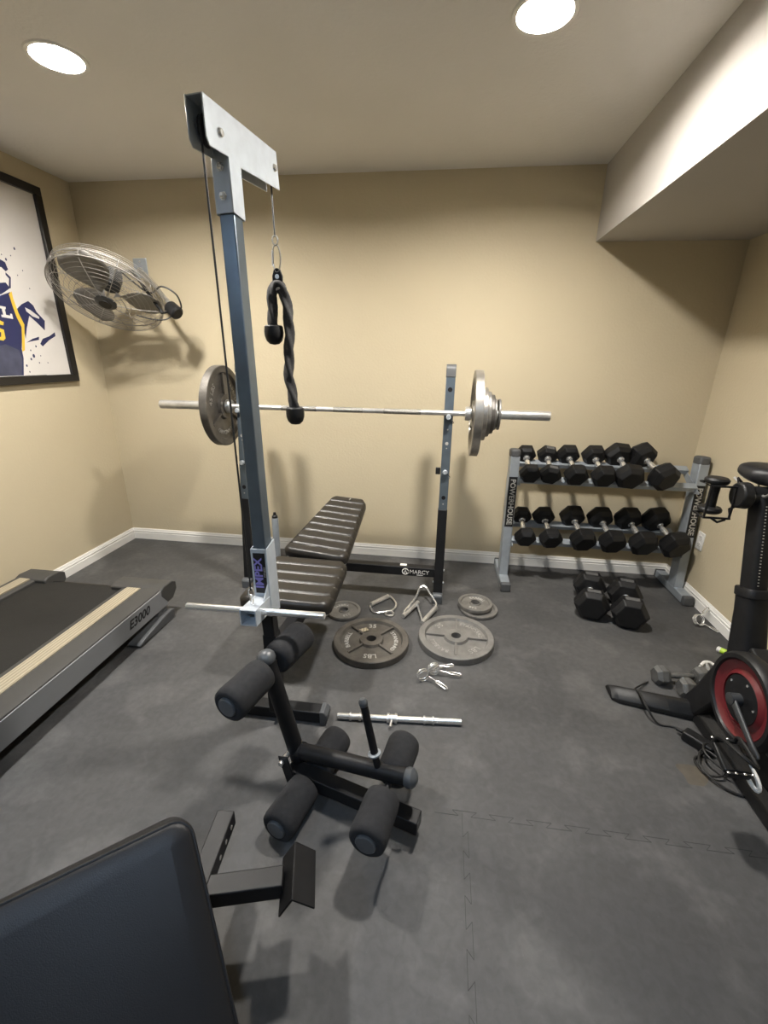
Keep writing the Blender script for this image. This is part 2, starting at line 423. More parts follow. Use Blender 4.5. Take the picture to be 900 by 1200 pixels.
guard(True).build('front_guard', 'wire', t)
guard(False).build('rear_guard', 'wire', t)
MB().lathe([(.0001, .004), (.045, .004), (.058, .012), (.058, .018), (.0001, .018)], FC, -FN, 32).build('hub_cap', 'grey_plastic', t)
hc = t.children[-1]
MB().lathe([(.0001, -.002), (.033, -.002), (.036, .005), (.0001, .006)], FC, -FN, 24).build('badge', 'black_plastic', hc)
MB().lathe([(.0001, .115), (.035, .115), (.052, .125), (.055, .19), (.045, .235), (.0001, .24)], FC, -FN, 32).build('motor', 'dark_enamel', t)
for k in range(3):
    a0 = 2 * PI * k / 3 + .5; bl = MB(); rows = []
    for i in range(9):
        r = .035 + (R0 - .045) * i / 8
        row = []
        half = .26 + .38 * math.sin(PI * min(1, i / 8 * .95 + .05)) ** .7
        for j in range(9):
            tt = j / 8 * 2 - 1; a = a0 + half * tt + .12 * i / 8
            row.append(FC - FN * (.085 - .028 * tt * (1 - .4 * i / 8)) + (fu * math.cos(a) + fv * math.sin(a)) * r)
        rows.append(row)
    vv = [[bl.bm.verts.new(p) for p in row] for row in rows]
    for i in range(8):
        for j in range(8): bl.face((vv[i][j], vv[i][j + 1], vv[i + 1][j + 1], vv[i + 1][j]))
    o = bl.build('blade', 'blade', t, smooth=60)
    so = o.modifiers.new('thick', 'SOLIDIFY'); so.thickness = .002
JX = V((-1.665, 2.74, 1.675))
MB().bx(-2.078, -1.982, YB - .006, YB, 1.895, 2.012).build('wall_plate', 'grey_paint', t, bevel=.003)
for z in (1.99, 1.915): MB().lathe([(.006, 0), (.004, .005)], (-2.03, YB - .006, z), (0, -1, 0), 10).build('screw', 'steel', t)
MB().tube([(-2.03, YB - .006, 1.945), (-2.02, YB - .035, 1.940), (-1.99, YB - .06, 1.925), JX + V((-.01, .01, .02))], .0135, 12).build('arm', 'steel', t)
jb = MB(); jb.lathe([(.032, -.042), (.040, -.030), (.040, .034), (.030, .044)], JX, (.75, -.3, -.5), 16); jb.build('swivel_joint', 'black_plastic', t)
back = FC - FN * .24
MB().tube([JX, JX + V((-.05, -.04, -.02)), back + V((.12, .0, 0)), back], .010, 10).build('support_tube', 'black', t)
MB().tube(smooth_path([back + V((.03, .02, 0)), (-1.80, 2.72, 1.77), (-1.70, 2.70, 1.80), (-1.625, 2.72, 1.76), (-1.62, 2.75, 1.69), JX]), .005, 8).build('cable', 'cable', t)
MB().tube(smooth_path([JX + V((0, 0, -.02)), (-1.70, 2.70, 1.62), (-1.78, 2.68, 1.62), (-1.86, 2.66, 1.64)]), .004, 8).build('pull_wire', 'cable', t)

# ------------------------------------------------------------------ treadmill (left)
t = thing('treadmill', 'grey treadmill with silver side rails along the left wall', 'treadmill', (-1.93, 1.2, 0))
TY0, TY1 = -.35, 1.985
MB().prism([(-2.245, .165), (-1.715, .165), (-1.715, .178), (-2.245, .178)], (0, TY0, 0), (1, 0, 0), (0, 0, 1), (0, TY1 - TY0 - .01, 0)).build('running_belt', 'tread_belt', t, bevel=.003)
MB().bx(-2.26, -1.70, TY0, TY1 - .06, .10, .162).build('deck', 'black', t)
for sx, xi, xo in ((1, -1.712, -1.478), (-1, -2.248, -2.372)):
    s = MB()
    P = [(xi, .168), (xi, .190), (xi + sx * .012, .194), (xo - sx * .028, .204), (xo - sx * .006, .2), (xo - sx * .004, .190), (xo - sx * .004, .10), (xi, .10)]
    if sx < 0: P = P[::-1]
    s.prism(P, (0, TY0, 0), (1, 0, 0), (0, 0, 1), (0, TY1 - .02 - TY0, 0))
    rail = s.build('side_rail', 'tread_grey', t, bevel=.002)
    g = MB(); g.prism([(TY0, .088), (1.99, .088), (2.005, .115), (1.99, .195), (TY0, .195)], (xo - sx * .004, 0, 0), (0, 1, 0), (0, 0, 1), (sx * .006, 0, 0))
    pan = g.build('side_panel', 'tread_silver', rail, bevel=.002)
    if sx > 0:
        MB().text('E3000', .064, (xo + .0022, 1.755, .145), (0, 1, 0), (0, 0, 1), .0004, bold=.0016, shear=.28).build('lettering', 'black', pan, smooth=0)
    # end cap
    e = MB()
    xa, xb = (xi - sx * .065, xo + sx * .004)
    e.prism([(1.945, .16), (1.945, .197), (1.975, .209), (2.05, .205), (2.085, .185), (2.085, .14), (2.04, .10), (1.99, .10)] if sx > 0 else
            [(1.945, .16), (1.945, .197), (1.975, .209), (2.05, .205), (2.085, .185), (2.085, .14), (2.04, .10), (1.99, .10)], (xa, 0, 0), (0, 1, 0), (0, 0, 1), (xb - xa, 0, 0))
    e = e.build('end_cap', 'tread_grey', t, bevel=.006)
    # foot: angled grey plastic skid
    ft = MB()
    ft.prism([(1.70, .012), (1.96, 0), (2.0, .0), (2.01, .05), (1.985, .06), (1.90, .055), (1.72, .028)], (xo - sx * .055, 0, 0), (0, 1, 0), (0, 0, 1), (sx * .078, 0, 0))
    ft.prism([(1.90, .05), (1.99, .05), (2.0, .115), (1.93, .115)], (xo - sx * .05, 0, 0), (0, 1, 0), (0, 0, 1), (sx * .04, 0, 0))
    ft.build('rear_foot', 'grey_plastic', t, bevel=.004)
MB().bx(-1.673, -1.594, TY0, 1.945, .196, .2035).build('foot_strip', 'tread_cream', t, smooth=0)
MB().bx(-2.345, -2.275, TY0, 1.945, .196, .2035).build('foot_strip', 'tread_cream', t, smooth=0)
MB().cyl((-2.25, 2.0, .135), (-1.71, 2.0, .135), .03, n=24).build('rear_roller', 'black_plastic', t)
for sx in (-2.32, -1.53):
    MB().bx(sx - .03, sx + .03, -.33, -.22, 0, .11).build('front_foot', 'black', t, bevel=.004)

# ------------------------------------------------------------------ weight bench with uprights
BX = -.635; FX = -.605
t = thing('weight_bench', 'black padded barbell bench with tall rack uprights and low crossbar', 'weight bench', (BX, 2.0, 0))
def sq(a, b, w=.05, h=.05, up=(0, 0, 1)): return MB().beam(a, b, w, h, up)
def upright(x):
    yf_ = 2.405
    LN = M.Translation((0, 2.405, .05)) @ M.Rotation(-math.atan(.11), 4, 'X') @ M.Translation((0, -2.405, -.05))
    u = MB(); u.bx(x - .0275, x + .0275, yf_, yf_ + .06, .058, .585)
    lo = u.xf(LN).build('upright', 'black', t, bevel=.004)
    sl = MB(); sl.bx(x - .0255, x + .0255, yf_ + .002, yf_ + .058, .575, 1.335)
    up = sl.xf(LN).build('sleeve', 'steel_grey', lo, bevel=.003)
    c = MB()
    c.prism([(0, 1.335), (0, 1.375)] + [(.03 - .03 * math.cos(a), 1.375 + .03 * math.sin(a)) for a in [PI * k / 10 for k in range(1, 10)]] + [(.06, 1.375), (.06, 1.335)], (x - .027, yf_ - .001, 0), (0, 1, 0), (0, 0, 1), (.054, 0, 0))
    c.xf(LN).build('top_cap', 'grey_plastic', lo, bevel=.002)
    for z, rr in ((1.268, .013), (.658, .012), (1.05, .004), (.972, .009), (.945, .003), (.62, .004)):
        MB().lathe([(rr, 0), (rr, .0025)], (x, yf_ + .003, z), (0, -1, 0), 16).xf(LN).build('hole' if rr > .01 else 'screw', 'black' if rr > .01 else 'letter', lo, smooth=0)
    for z, ln in ((1.118, .045), (.81, .018)):
        p = MB(); p.lathe([(.0125, 0), (.0125, ln), (.0145, ln + .001), (.0145, ln + .006), (.011, ln + .009)], (x, yf_ + .002, z), (0, -1, 0), 20)
        pin = p.xf(LN).build('support_pin', 'grey_paint', lo)
        MB().tube([(x + .012, yf_ - ln + .01, z - .01), (x + .03, yf_ - ln + .005, z - .026), (x + .026, yf_ - ln, z - .032)], .002, 6).xf(LN).build('pin_clip', 'black', pin)
    ft = MB(); ft.bx(x - .0275, x + .0275, 2.405, 2.83, .004, .056)
    fo = ft.build('foot_tube', 'black', t, bevel=.004)
    for ya, yb in ((2.372, 2.41), (2.825, 2.85)):
        cc = MB(); cc.prism([(ya, .0), (yb, .0), (yb, .062), (ya + .012, .062), (ya, .05)], (x - .0305, 0, 0), (0, 1, 0), (0, 0, 1), (.061, 0, 0)); cc.build('end_cap', 'cap_grey', fo, bevel=.005)
    if x > -.5:
        k = MB(); k.bx(x - .055, x - .027, yf_ + .03, yf_ + .05, .79, .83); k.xf(LN).build('stop_block', 'black_plastic', lo, bevel=.003)
    for z in (.12, .20):
        for s in (-1, 1): MB().lathe([(.007, 0), (.007, .006), (.003, .007)], (x + s * .0275, yf_ + .03, z), (s, 0, 0), 6).xf(LN).build('bolt', 'steel', lo)
upright(.034); upright(-1.19)
cb = MB(); cb.bx(-1.165, .009, 2.42, 2.475, .155, .213); cb = cb.build('crossbar', 'black', t, bevel=.004)
lg = MB(); lg.text('MARCY', .036, (-.085, 2.4195, .184), (1, 0, 0), (0, 0, 1), .0004)
lg.build('lettering', 'white', cb, smooth=0)
lg = MB(); lg.tube(arc((-.17, 2.4195, .184), (1, 0, 0), (0, 0, 1), .019, .2, 2 * PI - .3, 24), .0028, 5)
lg.tube([(-.178, 2.4195, .172), (-.170, 2.4195, .196), (-.162, 2.4195, .172)], .003, 5)
lg.build('emblem', 'white', cb, smooth=0)
MB().bx(-.10, -.062, 2.4192, 2.4198, .163, .167).build('small_mark', 'white', cb, smooth=0)
MB().bx(-.205, -.165, 2.44, 2.465, .213, .2142).build('label_sticker', 'white', cb, smooth=0)
spn = MB(); spn.beam((FX, 1.39, .33), (FX, 2.45, .20), .05, .06); spn.build('spine_tube', 'black', t, bevel=.004)
fp = MB(); fp.bx(FX - .026, FX + .026, 1.345, 1.40, .05, .42); fp.beam((FX, 1.373, .40), (-.598, 1.345, .535), .045, .048, (0, 1, 0)); fp.build('front_post', 'black', t, bevel=.004)
ff = MB(); ff.bx(FX - .20, FX + .185, 1.362, 1.418, .004, .056); ff = ff.build('front_foot', 'black', t, bevel=.004)
for s in (-1, 1):
    xa = FX + (.18 if s > 0 else -.195)
    c = MB(); c.prism([(0, 0), (.018, 0), (.032, .02), (.032, .045), (.018, .062), (0, .062)], (xa, 1.360, 0), (s, 0, 0), (0, 0, 1), (0, .060, 0)); c.build('end_cap', 'cap_grey', ff, bevel=.004)
def pad(name, a, b, w0, w1, thick, ribs, up, cr=.05):
    """ribbed upholstered pad from near end a to far end b (centre line on the top), widths w0 -> w1"""
    a = V(a); b = V(b); n = (b - a); L = n.length; n.normalize(); x = V((1, 0, 0)); x = (x - n * x.dot(n)).normalized(); nz = x.cross(n)
    g = MB(); NX, NY = 18, ribs * 8; rows = []
    for j in range(NY + 1):
        s = j / NY; d = s * L
        e = min(d, L - d); inset = 0
        if e < cr: inset = cr - math.sqrt(max(0, cr * cr - (cr - e) ** 2))
        hw = (w0 + (w1 - w0) * s) / 2 - inset
        top = []
        for i in range(NX + 1):
            tt = i / NX * 2 - 1
            px = tt * hw
            ed = min(hw - abs(px), e)
            rr = .022
            h = 0 if ed > rr else -(rr - math.sqrt(max(0, rr * rr - (rr - ed) ** 2)))
            ph = (s * ribs) % 1.0
            rib = -.0075 * (1 - abs(math.sin(PI * ph))) ** 5 * min(1, ed / .02)
            top.append(a + n * d + x * px + nz * (h + rib))
        rows.append(top)
    full = []
    for j, top in enumerate(rows):
        bot = [p - nz * (thick + (p - (a + n * (j / NY * L))).dot(nz)) for p in reversed(top)]
        full.append(top + bot)
    g.rings(full)
    o = g.build(name, 'vinyl', t, smooth=50)
    # worn stitched channels
    st = MB()
    for k in range(1, ribs):
        s = k / ribs; hw = (w0 + (w1 - w0) * s) / 2 - .014
        pts = [a + n * (s * L + .004 * math.sin(tt * 4 + k)) + x * (hw * tt) + nz * (-.0068 - (.004 if abs(tt) > .97 else 0)) for tt in [q / 12 * 2 - 1 for q in range(13)]]
        st.tube(pts, .0013, 5)
    st.build('stitching', 'seam_line', o)
    bd = MB(); hw0, hw1 = w0 / 2 - .012, w1 / 2 - .012
    bd.prism([(-hw0 + .02, .006), (hw0 - .02, .006), (hw0, .03), (hw1, L - .03), (hw1 - .02, L - .006), (-hw1 + .02, L - .006), (-hw1, L - .03), (-hw0, .03)], a - nz * thick, x, n, -nz * .012)
    bd.build('backing_board', 'letter', o, bevel=.002)
    return o
pad('seat_pad', (BX - .018, 1.612, .405), (BX - .010, 2.035, .425), .432, .405, .055, 5, 1, .05)
bp_ = pad('backrest_pad', (-.638, 2.045, .440), (-.556, 2.62, .585), .375, .23, .05, 9, 1, .05)
MB().tube([(-.548, 2.565, .578), (-.546, 2.572, .579), (-.542, 2.585, .583)], .003, 6).build('tear', 'letter', bp_)
fr = MB(); fr.bx(BX - .11, BX - .08, 1.66, 2.0, .325, .35); fr.bx(BX + .08, BX + .11, 1.66, 2.0, .325, .35); fr.bx(BX - .11, BX + .11, 1.80, 1.84, .29, .325)
fr.build('seat_bracket', 'black', t, bevel=.003)
bk = MB(); bk.beam((BX - .05, 2.03, .375), (-.60, 2.50, .49), .03, .03); bk.beam((BX + .06, 2.03, .375), (-.52, 2.50, .49), .03, .03); bk.beam((-.565, 2.44, .47), (-.59, 2.44, .215), .035, .035, (0, 1, 0))
bk.build('backrest_frame', 'black', t, bevel=.003)
pg = MB(); pg.lathe([(.0125, 0), (.0205, .005), (.0205, .20), (.019, .21)], (-.995, 2.447, .213 + .05), (0, 0, 1), 20); pg.lathe([(.02, 0), (.02, .055)], (-.995, 2.447, .21), (0, 0, 1), 20)
pg = pg.build('storage_peg', 'grey_paint', t)
MB().lathe([(.0175, 0), (.0175, .018), (.010, .024), (.008, .04), (.0001, .041)], (-.995, 2.447, .213 + .255), (0, 0, 1), 16).build('peg_tip', 'black_plastic', pg)

# ------------------------------------------------------------------ lat pulldown tower
t = thing('lat_pulldown_tower', 'tall grey steel pulley tower with pale blue top bracket standing at the bench front', 'cable tower')
TB = V((-.591, 1.335, .43)); TR = (-math.atan(.08), -math.atan(.053), math.radians(-3.0))
from mathutils import Euler
TM = M.Translation(TB) @ Euler(TR).to_matrix().to_4x4()
po = MB(); po.bx(-.0235, .0235, -.027, .027, .11, 1.50); po.build('post', 'steel_grey', t, bevel=.004, segs=3)
# top bracket : folded channel arm + sleeve
br = MB(); pt = .004; AX0, AX1 = -.0190, .0245
side = [(-.146, 1.518), (-.132, 1.503), (-.035, 1.522), (-.035, 1.385), (.035, 1.385), (.035, 1.525), (.325, 1.580), (.315, 1.693), (-.146, 1.614)]
for xa in (AX0 - pt, AX1): br.prism(side, (xa, 0, 0), (0, 1, 0), (0, 0, 1), (pt, 0, 0))
br.prism([(-.146, 1.614), (.315, 1.693), (.315, 1.689), (-.146, 1.610)], (AX0, 0, 0), (0, 1, 0), (0, 0, 1), (AX1 - AX0, 0, 0))
br.bx(-.0275, AX1, -.035, -.031, 1.385, 1.545); br.bx(-.0275, AX1, .031, .035, 1.385, 1.525); br.bx(-.0275, -.0245, -.031, .031, 1.385, 1.525)
br = br.build('pulley_bracket', 'pale_blue', t, bevel=.0015)
for z in (1.500, 1.428): MB().lathe([(.012, 0), (.012, .002), (.009, .002), (.009, .008), (.005, .009), (.005, .014)], (0, -.035, z), (0, -1, 0), 6).build('bolt', 'chrome', br)
for y, z in ((-.075, 1.560), (.285, 1.632)): MB().lathe([(.012, 0), (.012, .003), (.009, .008), (.0001, .009)], (AX1 + pt, y, z), (1, 0, 0), 16).build('bolt', 'chrome', br)
for y, z in ((-.088, 1.560), (.285, 1.632)):
    MB().lathe([(.026, -.010), (.036, -.009), (.031, -.003), (.031, .003), (.036, .009), (.026, .010)], (0, y, z), (1, 0, 0), 28).build('pulley_wheel', 'black_plastic', br)
HOOKW = V((-.642, 1.766, 1.834)); hl = TM.inverted() @ HOOKW
MB().tube([(-.005, -.104, .232), (0, -.122, 1.555)] + arc((0, -.088, 1.560), (0, -1, 0), (0, 0, 1), .034, .1, PI / 2, 6) + arc((0, .285, 1.632), (0, 0, 1), (0, 1, 0), .034, 0, PI / 2, 6) + [hl], .0032, 8).build('cable', 'cable', t)
# lower sleeve
LXa, LXb = -.0275, .0275
ls = MB()
ls.bx(LXa, LXb, -.035, -.031, .10, .355); ls.bx(LXa, LXb, .031, .035, .10, .372)
lp = [(-.035, .355), (-.031, .355), (.031, .372), (.035, .372), (.035, .10), (-.035, .10)]
for xa in (LXa - .003, LXb): ls.prism(lp, (xa, 0, 0), (0, 1, 0), (0, 0, 1), (.003, 0, 0))
ls = ls.build('mounting_sleeve', 'pale_blue', t, bevel=.0012)
stk = MB(); stk.bx(-.022, .022, -.0362, -.035, .190, .340); stk = stk.build('sticker', 'black_plastic', ls, smooth=0)
MB().text('IMPEX', .041, (-.004, -.0364, .265), (0, 0, 1), (-1, 0, 0), .0003, bold=.0012).build('lettering', 'violet', stk, smooth=0)
MB().text('FITNESS', .011, (.018, -.0364, .27), (0, 0, 1), (-1, 0, 0), .0003).build('small_lettering', 'letter', stk, smooth=0)
# square receiver tube pointing at the camera
rc = MB(); RZ, RW, RT = .150, .029, .004; RY0, RY1 = -.150, -.035
rc.bx(-RW, RW, RY0, RY1, RZ + RW - RT, RZ + RW); rc.bx(-RW, RW, RY0, RY1, RZ - RW, RZ - RW + RT)
rc.bx(-RW, -RW + RT, RY0, RY1, RZ - RW + RT, RZ + RW - RT); rc.bx(RW - RT, RW, RY0, RY1, RZ - RW + RT, RZ + RW - RT)
rc.build('receiver_tube', 'pale_blue', t, bevel=.001)
MB().prism([(RY1, RZ + RW), (RY1, RZ + .075), (RY1 - .045, RZ + RW)], (.022, 0, 0), (0, 1, 0), (0, 0, 1), (.004, 0, 0)).build('gusset', 'pale_blue', t)
MB().lathe([(.010, 0), (.0125, .003), (.0125, .515), (.010, .518)], (-.266, -.096, .150), (1, 0, .0), 20).build('foot_bar', 'chrome', t)
for cz, ra, rb, tw in ((.222, .010, .018, 0), (.196, .009, .017, 1), (.2, .0, .0, 0)):
    if ra: MB().tube([(-.005 + (ra * math.cos(a) if not tw else 0), -.104 + (ra * math.cos(a) if tw else 0), cz + rb * math.sin(a)) for a in [2 * PI * k / 16 for k in range(16)]], .003, 6, closed=True).build('chain_link', 'chrome', t)
t.location = TB; t.rotation_euler = TR

# carabiner + rope
CX = -.632
t = thing('carabiner', 'silver snap hook hanging on the cable at the tower arm end', 'carabiner', (CX, 1.742, 1.83))
k = MB()
k.tube([(CX + .010 * math.cos(a), 1.742, 1.815 + .015 * math.sin(a)) for a in [2 * PI * q / 16 for q in range(16)]], .0035, 8, closed=True)
k.tube([(CX + .0, 1.742 + .0, 1.80)] + [(CX + .016 * math.sin(a) * (1 if a < PI else .9), 1.742 + .003, 1.758 - .046 * math.cos(a) * -1) for a in [2 * PI * q / 20 for q in range(1, 20)]], .0032, 8, closed=True)
k.build('hook_body', 'chrome', t)
MB().tube([(CX - .013, 1.745, 1.785), (CX - .015, 1.745, 1.735)], .0042, 8).build('gate', 'steel', t)
t.location += V((-.010, .024, .004))
t = thing('triceps_rope', 'black twisted triceps rope with two rubber end stops, uneven ends hanging', 'rope handle', (CX, 1.742, 1.72))
cn = MB(); 
cn.prism([(-.018, 1.655), (-.020, 1.70), (-.012, 1.722), (0, 1.727), (.012, 1.722), (.020, 1.70), (.018, 1.655)], (CX, 1.752, 0), (1, 0, 0), (0, 0, 1), (0, -.010, 0))
cn = cn.build('connector_strap', 'black_plastic', t, bevel=.002)
MB().lathe([(.008, 0), (.008, .0012)], (CX, 1.7415, 1.698), (0, -1, 0), 16).build('eyelet', 'steel', cn)
MB().tube([(CX + .026 * math.cos(a), 1.742 + .012 * math.sin(a), 1.655 + .008 * math.cos(a)) for a in [2 * PI * q / 20 for q in range(20)]], .005, 8, closed=True).build('metal_collar', 'steel', cn)
def rf(th, L): return .0180 * (1 + .22 * math.cos(3 * th + L * 62))
rp = MB()
pth = smooth_path([(-.655, 1.735, 1.525), (-.657, 1.735, 1.57), (-.655, 1.738, 1.62), (-.648, 1.740, 1.655), (-.632, 1.742, 1.672), (-.614, 1.742, 1.655), (-.600, 1.741, 1.60), (-.594, 1.738, 1.53), (-.598, 1.735, 1.44), (-.603, 1.732, 1.35), (-.592, 1.730, 1.27), (-.583, 1.728, 1.215)], 14)
rp.tube(pth, .015, 18, rf=rf); rp.build('rope', 'rope', t, smooth=70)
for p in ((-.655, 1.735, 1.495), (-.584, 1.728, 1.190)):
    MB().lathe([(.0001, -.036), (.018, -.033), (.030, -.022), (.036, -.004), (.037, .012), (.035, .030), (.031, .034), (.0001, .034)], p, (0, 0, 1), 28).build('rubber_stop', 'rubber', t)
t.location += V((-.010, .024, .004))

# ------------------------------------------------------------------ barbell on the uprights
BY, BZ = 2.5035, 1.1375
BLx, BRx = -1.685, .578
t = thing('barbell', 'long chrome barbell resting across the two bench uprights', 'barbell', ((BLx + BRx) / 2, BY, BZ))
MB().cyl((-1.25, BY, BZ), (.135, BY, BZ), .0143, n=24).build('shaft', 'steel', t)
for a, b in ((-.93, -.72), (-.62, -.45), (-.33, -.12)):
    MB().cyl((a, BY, BZ), (b, BY, BZ), .0147, n=24).build('knurling', 'knurl', t)
for s, xa, xb in ((-1, -1.232, BLx), (1, .124, BRx)):
    MB().lathe([(.0145, 0), (.036, .0), (.038, .004), (.038, .03), (.0255, .033), (.0252, abs(xb - xa) - .004), (.022, abs(xb - xa)), (.0001, abs(xb - xa))], (xa, BY, BZ), (s, 0, 0), 32).build('sleeve', 'steel', t)

# ------------------------------------------------------------------ weight plates
def ring_text(m, txt, rad, size, z, a_mid, outward=True, ext=.001):
    ws = [text_mesh(c, size, ext, 'CENTER')[1] * 1.0 + size * .11 + (size * .2 if c == ' ' else 0) for c in txt]; tot = sum(ws); a = a_mid + tot / rad / 2 * (1 if outward else -1)
    for c, w_ in zip(txt, ws):
        h = w_ / rad / 2; a -= h * (1 if outward else -1)
        e = V((math.cos(a), math.sin(a), 0)); tan = V((math.sin(a), -math.cos(a), 0))
        if c != ' ':
            if outward: m.text(c, size, e * rad + V((0, 0, z)), tan, e, ext)
            else: m.text(c, size, e * rad + V((0, 0, z)), -tan, -e, ext)
        a -= h * (1 if outward else -1)
def plate(name, label, group, r, th, m, letters, loc, rot, lm='letter', ribs=4, rim=True):
    """iron plate built around local z, centred"""
    h = th / 2; wb = h * .25; P = MB()
    prof = [(.0258, -h), (r * .30, -h), (r * .33, -wb), (r * .80, -wb), (r * .84, -h), (r * .985, -h), (r, -h + .003), (r, h - .003), (r * .985, h), (r * .84, h), (r * .80, wb), (r * .33, wb), (r * .30, h), (.0258, h)]
    P.lathe(prof, (0, 0, 0), (0, 0, 1), 64, closed=True)
    o = P.build(name, m, smooth=30)
    if ribs:
        for q in range(ribs):
            rb = MB()
            a = 2 * PI * q / ribs + PI / ribs; R3 = M.Rotation(a, 3, 'Z')
            for s in (-1, 1): rb.box(R3 @ V((r * .56, 0, s * (wb + (h - wb) * .45))), (r * .5, r * .055, (h - wb) * .9), R3)
            rb.build('rib', m, o, bevel=.001)
    if letters:
        for txt, am, sz in letters:
            L = MB(); ring_text(L, txt, r * (.655 if ribs else .585), sz * r, wb + .0006, am, True, .0016); L.build('lettering', lm, o, smooth=0)
    o.location = loc; o.rotation_euler = rot
    return tag(o, label, 'weight plate', group)
big = [('STANDARD', 0, .150), ('BARBELL', PI, .165), ('35', PI / 2, .23), ('LBS', -PI / 2, .22)]
small = [('BARBELL', PI / 2, .24), ('5 LB', -PI / 2, .24)]
plate('weight_plate', 'dark worn iron plate flat on the floor nearer the bench, torn sticker by its hole', 'large plates on the floor', .196, .038, 'iron_dark', big, (-.30, 1.918, .0195), (0, 0, .1))
pl = bpy.data.objects['weight_plate']
s_ = MB(); s_.box((-.050, .080, .0118), (.056, .030, .0010), M.Rotation(.5, 3, 'Z')); s_ = s_.build('torn_sticker', 'tread_cream', smooth=0); s_.parent = pl; s_.location = (0, 0, 0)
plate('weight_plate', 'pale grey worn iron plate flat on the floor, the large one toward the dumbbell rack', 'large plates on the floor', .198, .038, 'iron_pale', big, (.140, 2.012, .0195), (0, 0, .75), 'letter_worn')
plate('weight_plate', 'small iron plate flat on the floor beside the bench seat', 'small plates on the floor', .098, .022, 'iron', small, (-.508, 2.195, .0115), (0, 0, .5), ribs=0)
plate('weight_plate', 'small plain iron plate at the bottom of the two-plate floor stack', 'small plates on the floor', .112, .018, 'iron', None, (.282, 2.345, .0095), (0, 0, 0), ribs=0)
plate('weight_plate', 'small lettered iron plate on top of the two-plate floor stack', 'small plates on the floor', .102, .022, 'iron', small, (.262, 2.368, .0300), (0, 0, -.3), ribs=0)
# on the bar
plate('weight_plate', 'large lettered iron plate loaded on the left end of the barbell', 'plates on the barbell', .230, .046, 'iron_dark', [('STANDARD', 0, .150), ('BARBELL', 2 * PI / 3, .16), ('45 LBS', -2 * PI / 3, .19)], (-1.290, BY, BZ), (0, PI / 2, 0), 'letter_worn', ribs=3)
xx = .160
for r, th, m, lb in ((.231, .044, 'iron_rim', 'large iron plate loaded innermost on the right end of the barbell'),
                     (.142, .030, 'iron_rim', 'medium iron plate loaded second from inside on the barbell right end'),
                     (.121, .019, 'iron', 'iron plate loaded third from inside on the barbell right end'),
                     (.105, .019, 'iron_dark', 'iron plate loaded fourth from inside on the barbell right end'),
                     (.084, .013, 'iron', 'small iron plate loaded fifth from inside on the barbell right end'),
                     (.083, .011, 'iron', 'small thin iron plate loaded outermost on the right end of the barbell')):
    gap = .001 if th > .015 else .009
    plate('weight_plate', lb, 'plates on the barbell', r, th, m, None, (xx + th / 2, BY, BZ), (0, PI / 2, 0), ribs=3 if r > .2 else 0); xx += th + gap

# ------------------------------------------------------------------ dumbbell rack
RXL, RXR = .470, 1.572
t = thing('dumbbell_rack', 'two tier grey steel dumbbell rack against the back wall', 'dumbbell rack', (1.015, 2.82, 0))
for x, s in ((RXL, 1), (RXR, -1)):
    ft = MB(); ft.bx(x - .03, x + .03, 2.615, 2.985, .006, .055); fo = ft.build('foot', 'grey_paint', t, bevel=.004)
    for ya, yb in ((2.590, 2.625), (2.975, 2.998)):
        MB().bx(x - .032, x + .032, ya, yb, .0, .060).build('end_cap', 'grey_plastic', fo, bevel=.008)
    u = MB(); u.beam((x, 2.775, .05), (x, 2.835, .85), .058, .085, (0, 1, 0)); u = u.build('upright', 'grey_paint', t, bevel=.005)
    c = MB(); c.beam((x, 2.834, .838), (x, 2.838, .892), .062, .089, (0, 1, 0)); c.build('top_cap', 'grey_plastic', u, bevel=.014, segs=3)
    d = (V((x, 2.835, .85)) - V((x, 2.775, .05))).normalized()
    nn = V((0, -d.z, d.y)); cpt = V((x, 2.775, .05)) + d * .505 + nn * .0432
    dc = MB(); dc.beam(cpt - d * .165, cpt + d * .165, .052, .0012, nn); dc = dc.build('decal', 'black_plastic', u, smooth=0)
    L = MB()
    word = 'POWERHOUSE'; 
    L.text(word, .045, cpt + nn * .0009, -d, (1, 0, 0), .0003, bold=.0009)
    L.build('lettering', 'letter', dc, smooth=0)
def angle_rail(y, z, lip):
    r = MB(); a = math.radians(26)
    n_ = V((0, math.cos(a), math.sin(a))); k_ = V((0, -math.sin(a), math.cos(a))); o_ = V((0, y, z))
    r.beam(V((RXL + .029, 0, 0)) + o_, V((RXR - .029, 0, 0)) + o_, .045, .004, k_)
    e = o_ + n_ * (.0225 if lip > 0 else -.0225) - k_ * .012
    r.beam(V((RXL + .029, 0, 0)) + e, V((RXR - .029, 0, 0)) + e, .004, .028, k_)
    return r
for zb, zf in ((.797, .722), (.376, .308)):
    angle_rail(2.910, zb, -1).build('rail', 'grey_paint', t, bevel=.001)
    angle_rail(2.770, zf, -1).build('rail', 'grey_paint', t, bevel=.001)
    for x, s in ((RXL, 1), (RXR, -1)):
        k = MB(); xi = x + s * .031
        k.prism([(2.72, zf - .030), (2.95, zb + .005), (2.95, zb - .035), (2.80, zf - .055), (2.72, zf - .04)], (xi, 0, 0), (0, 1, 0), (0, 0, 1), (s * .004, 0, 0))
        k.build('tier_bracket', 'grey_paint', t)

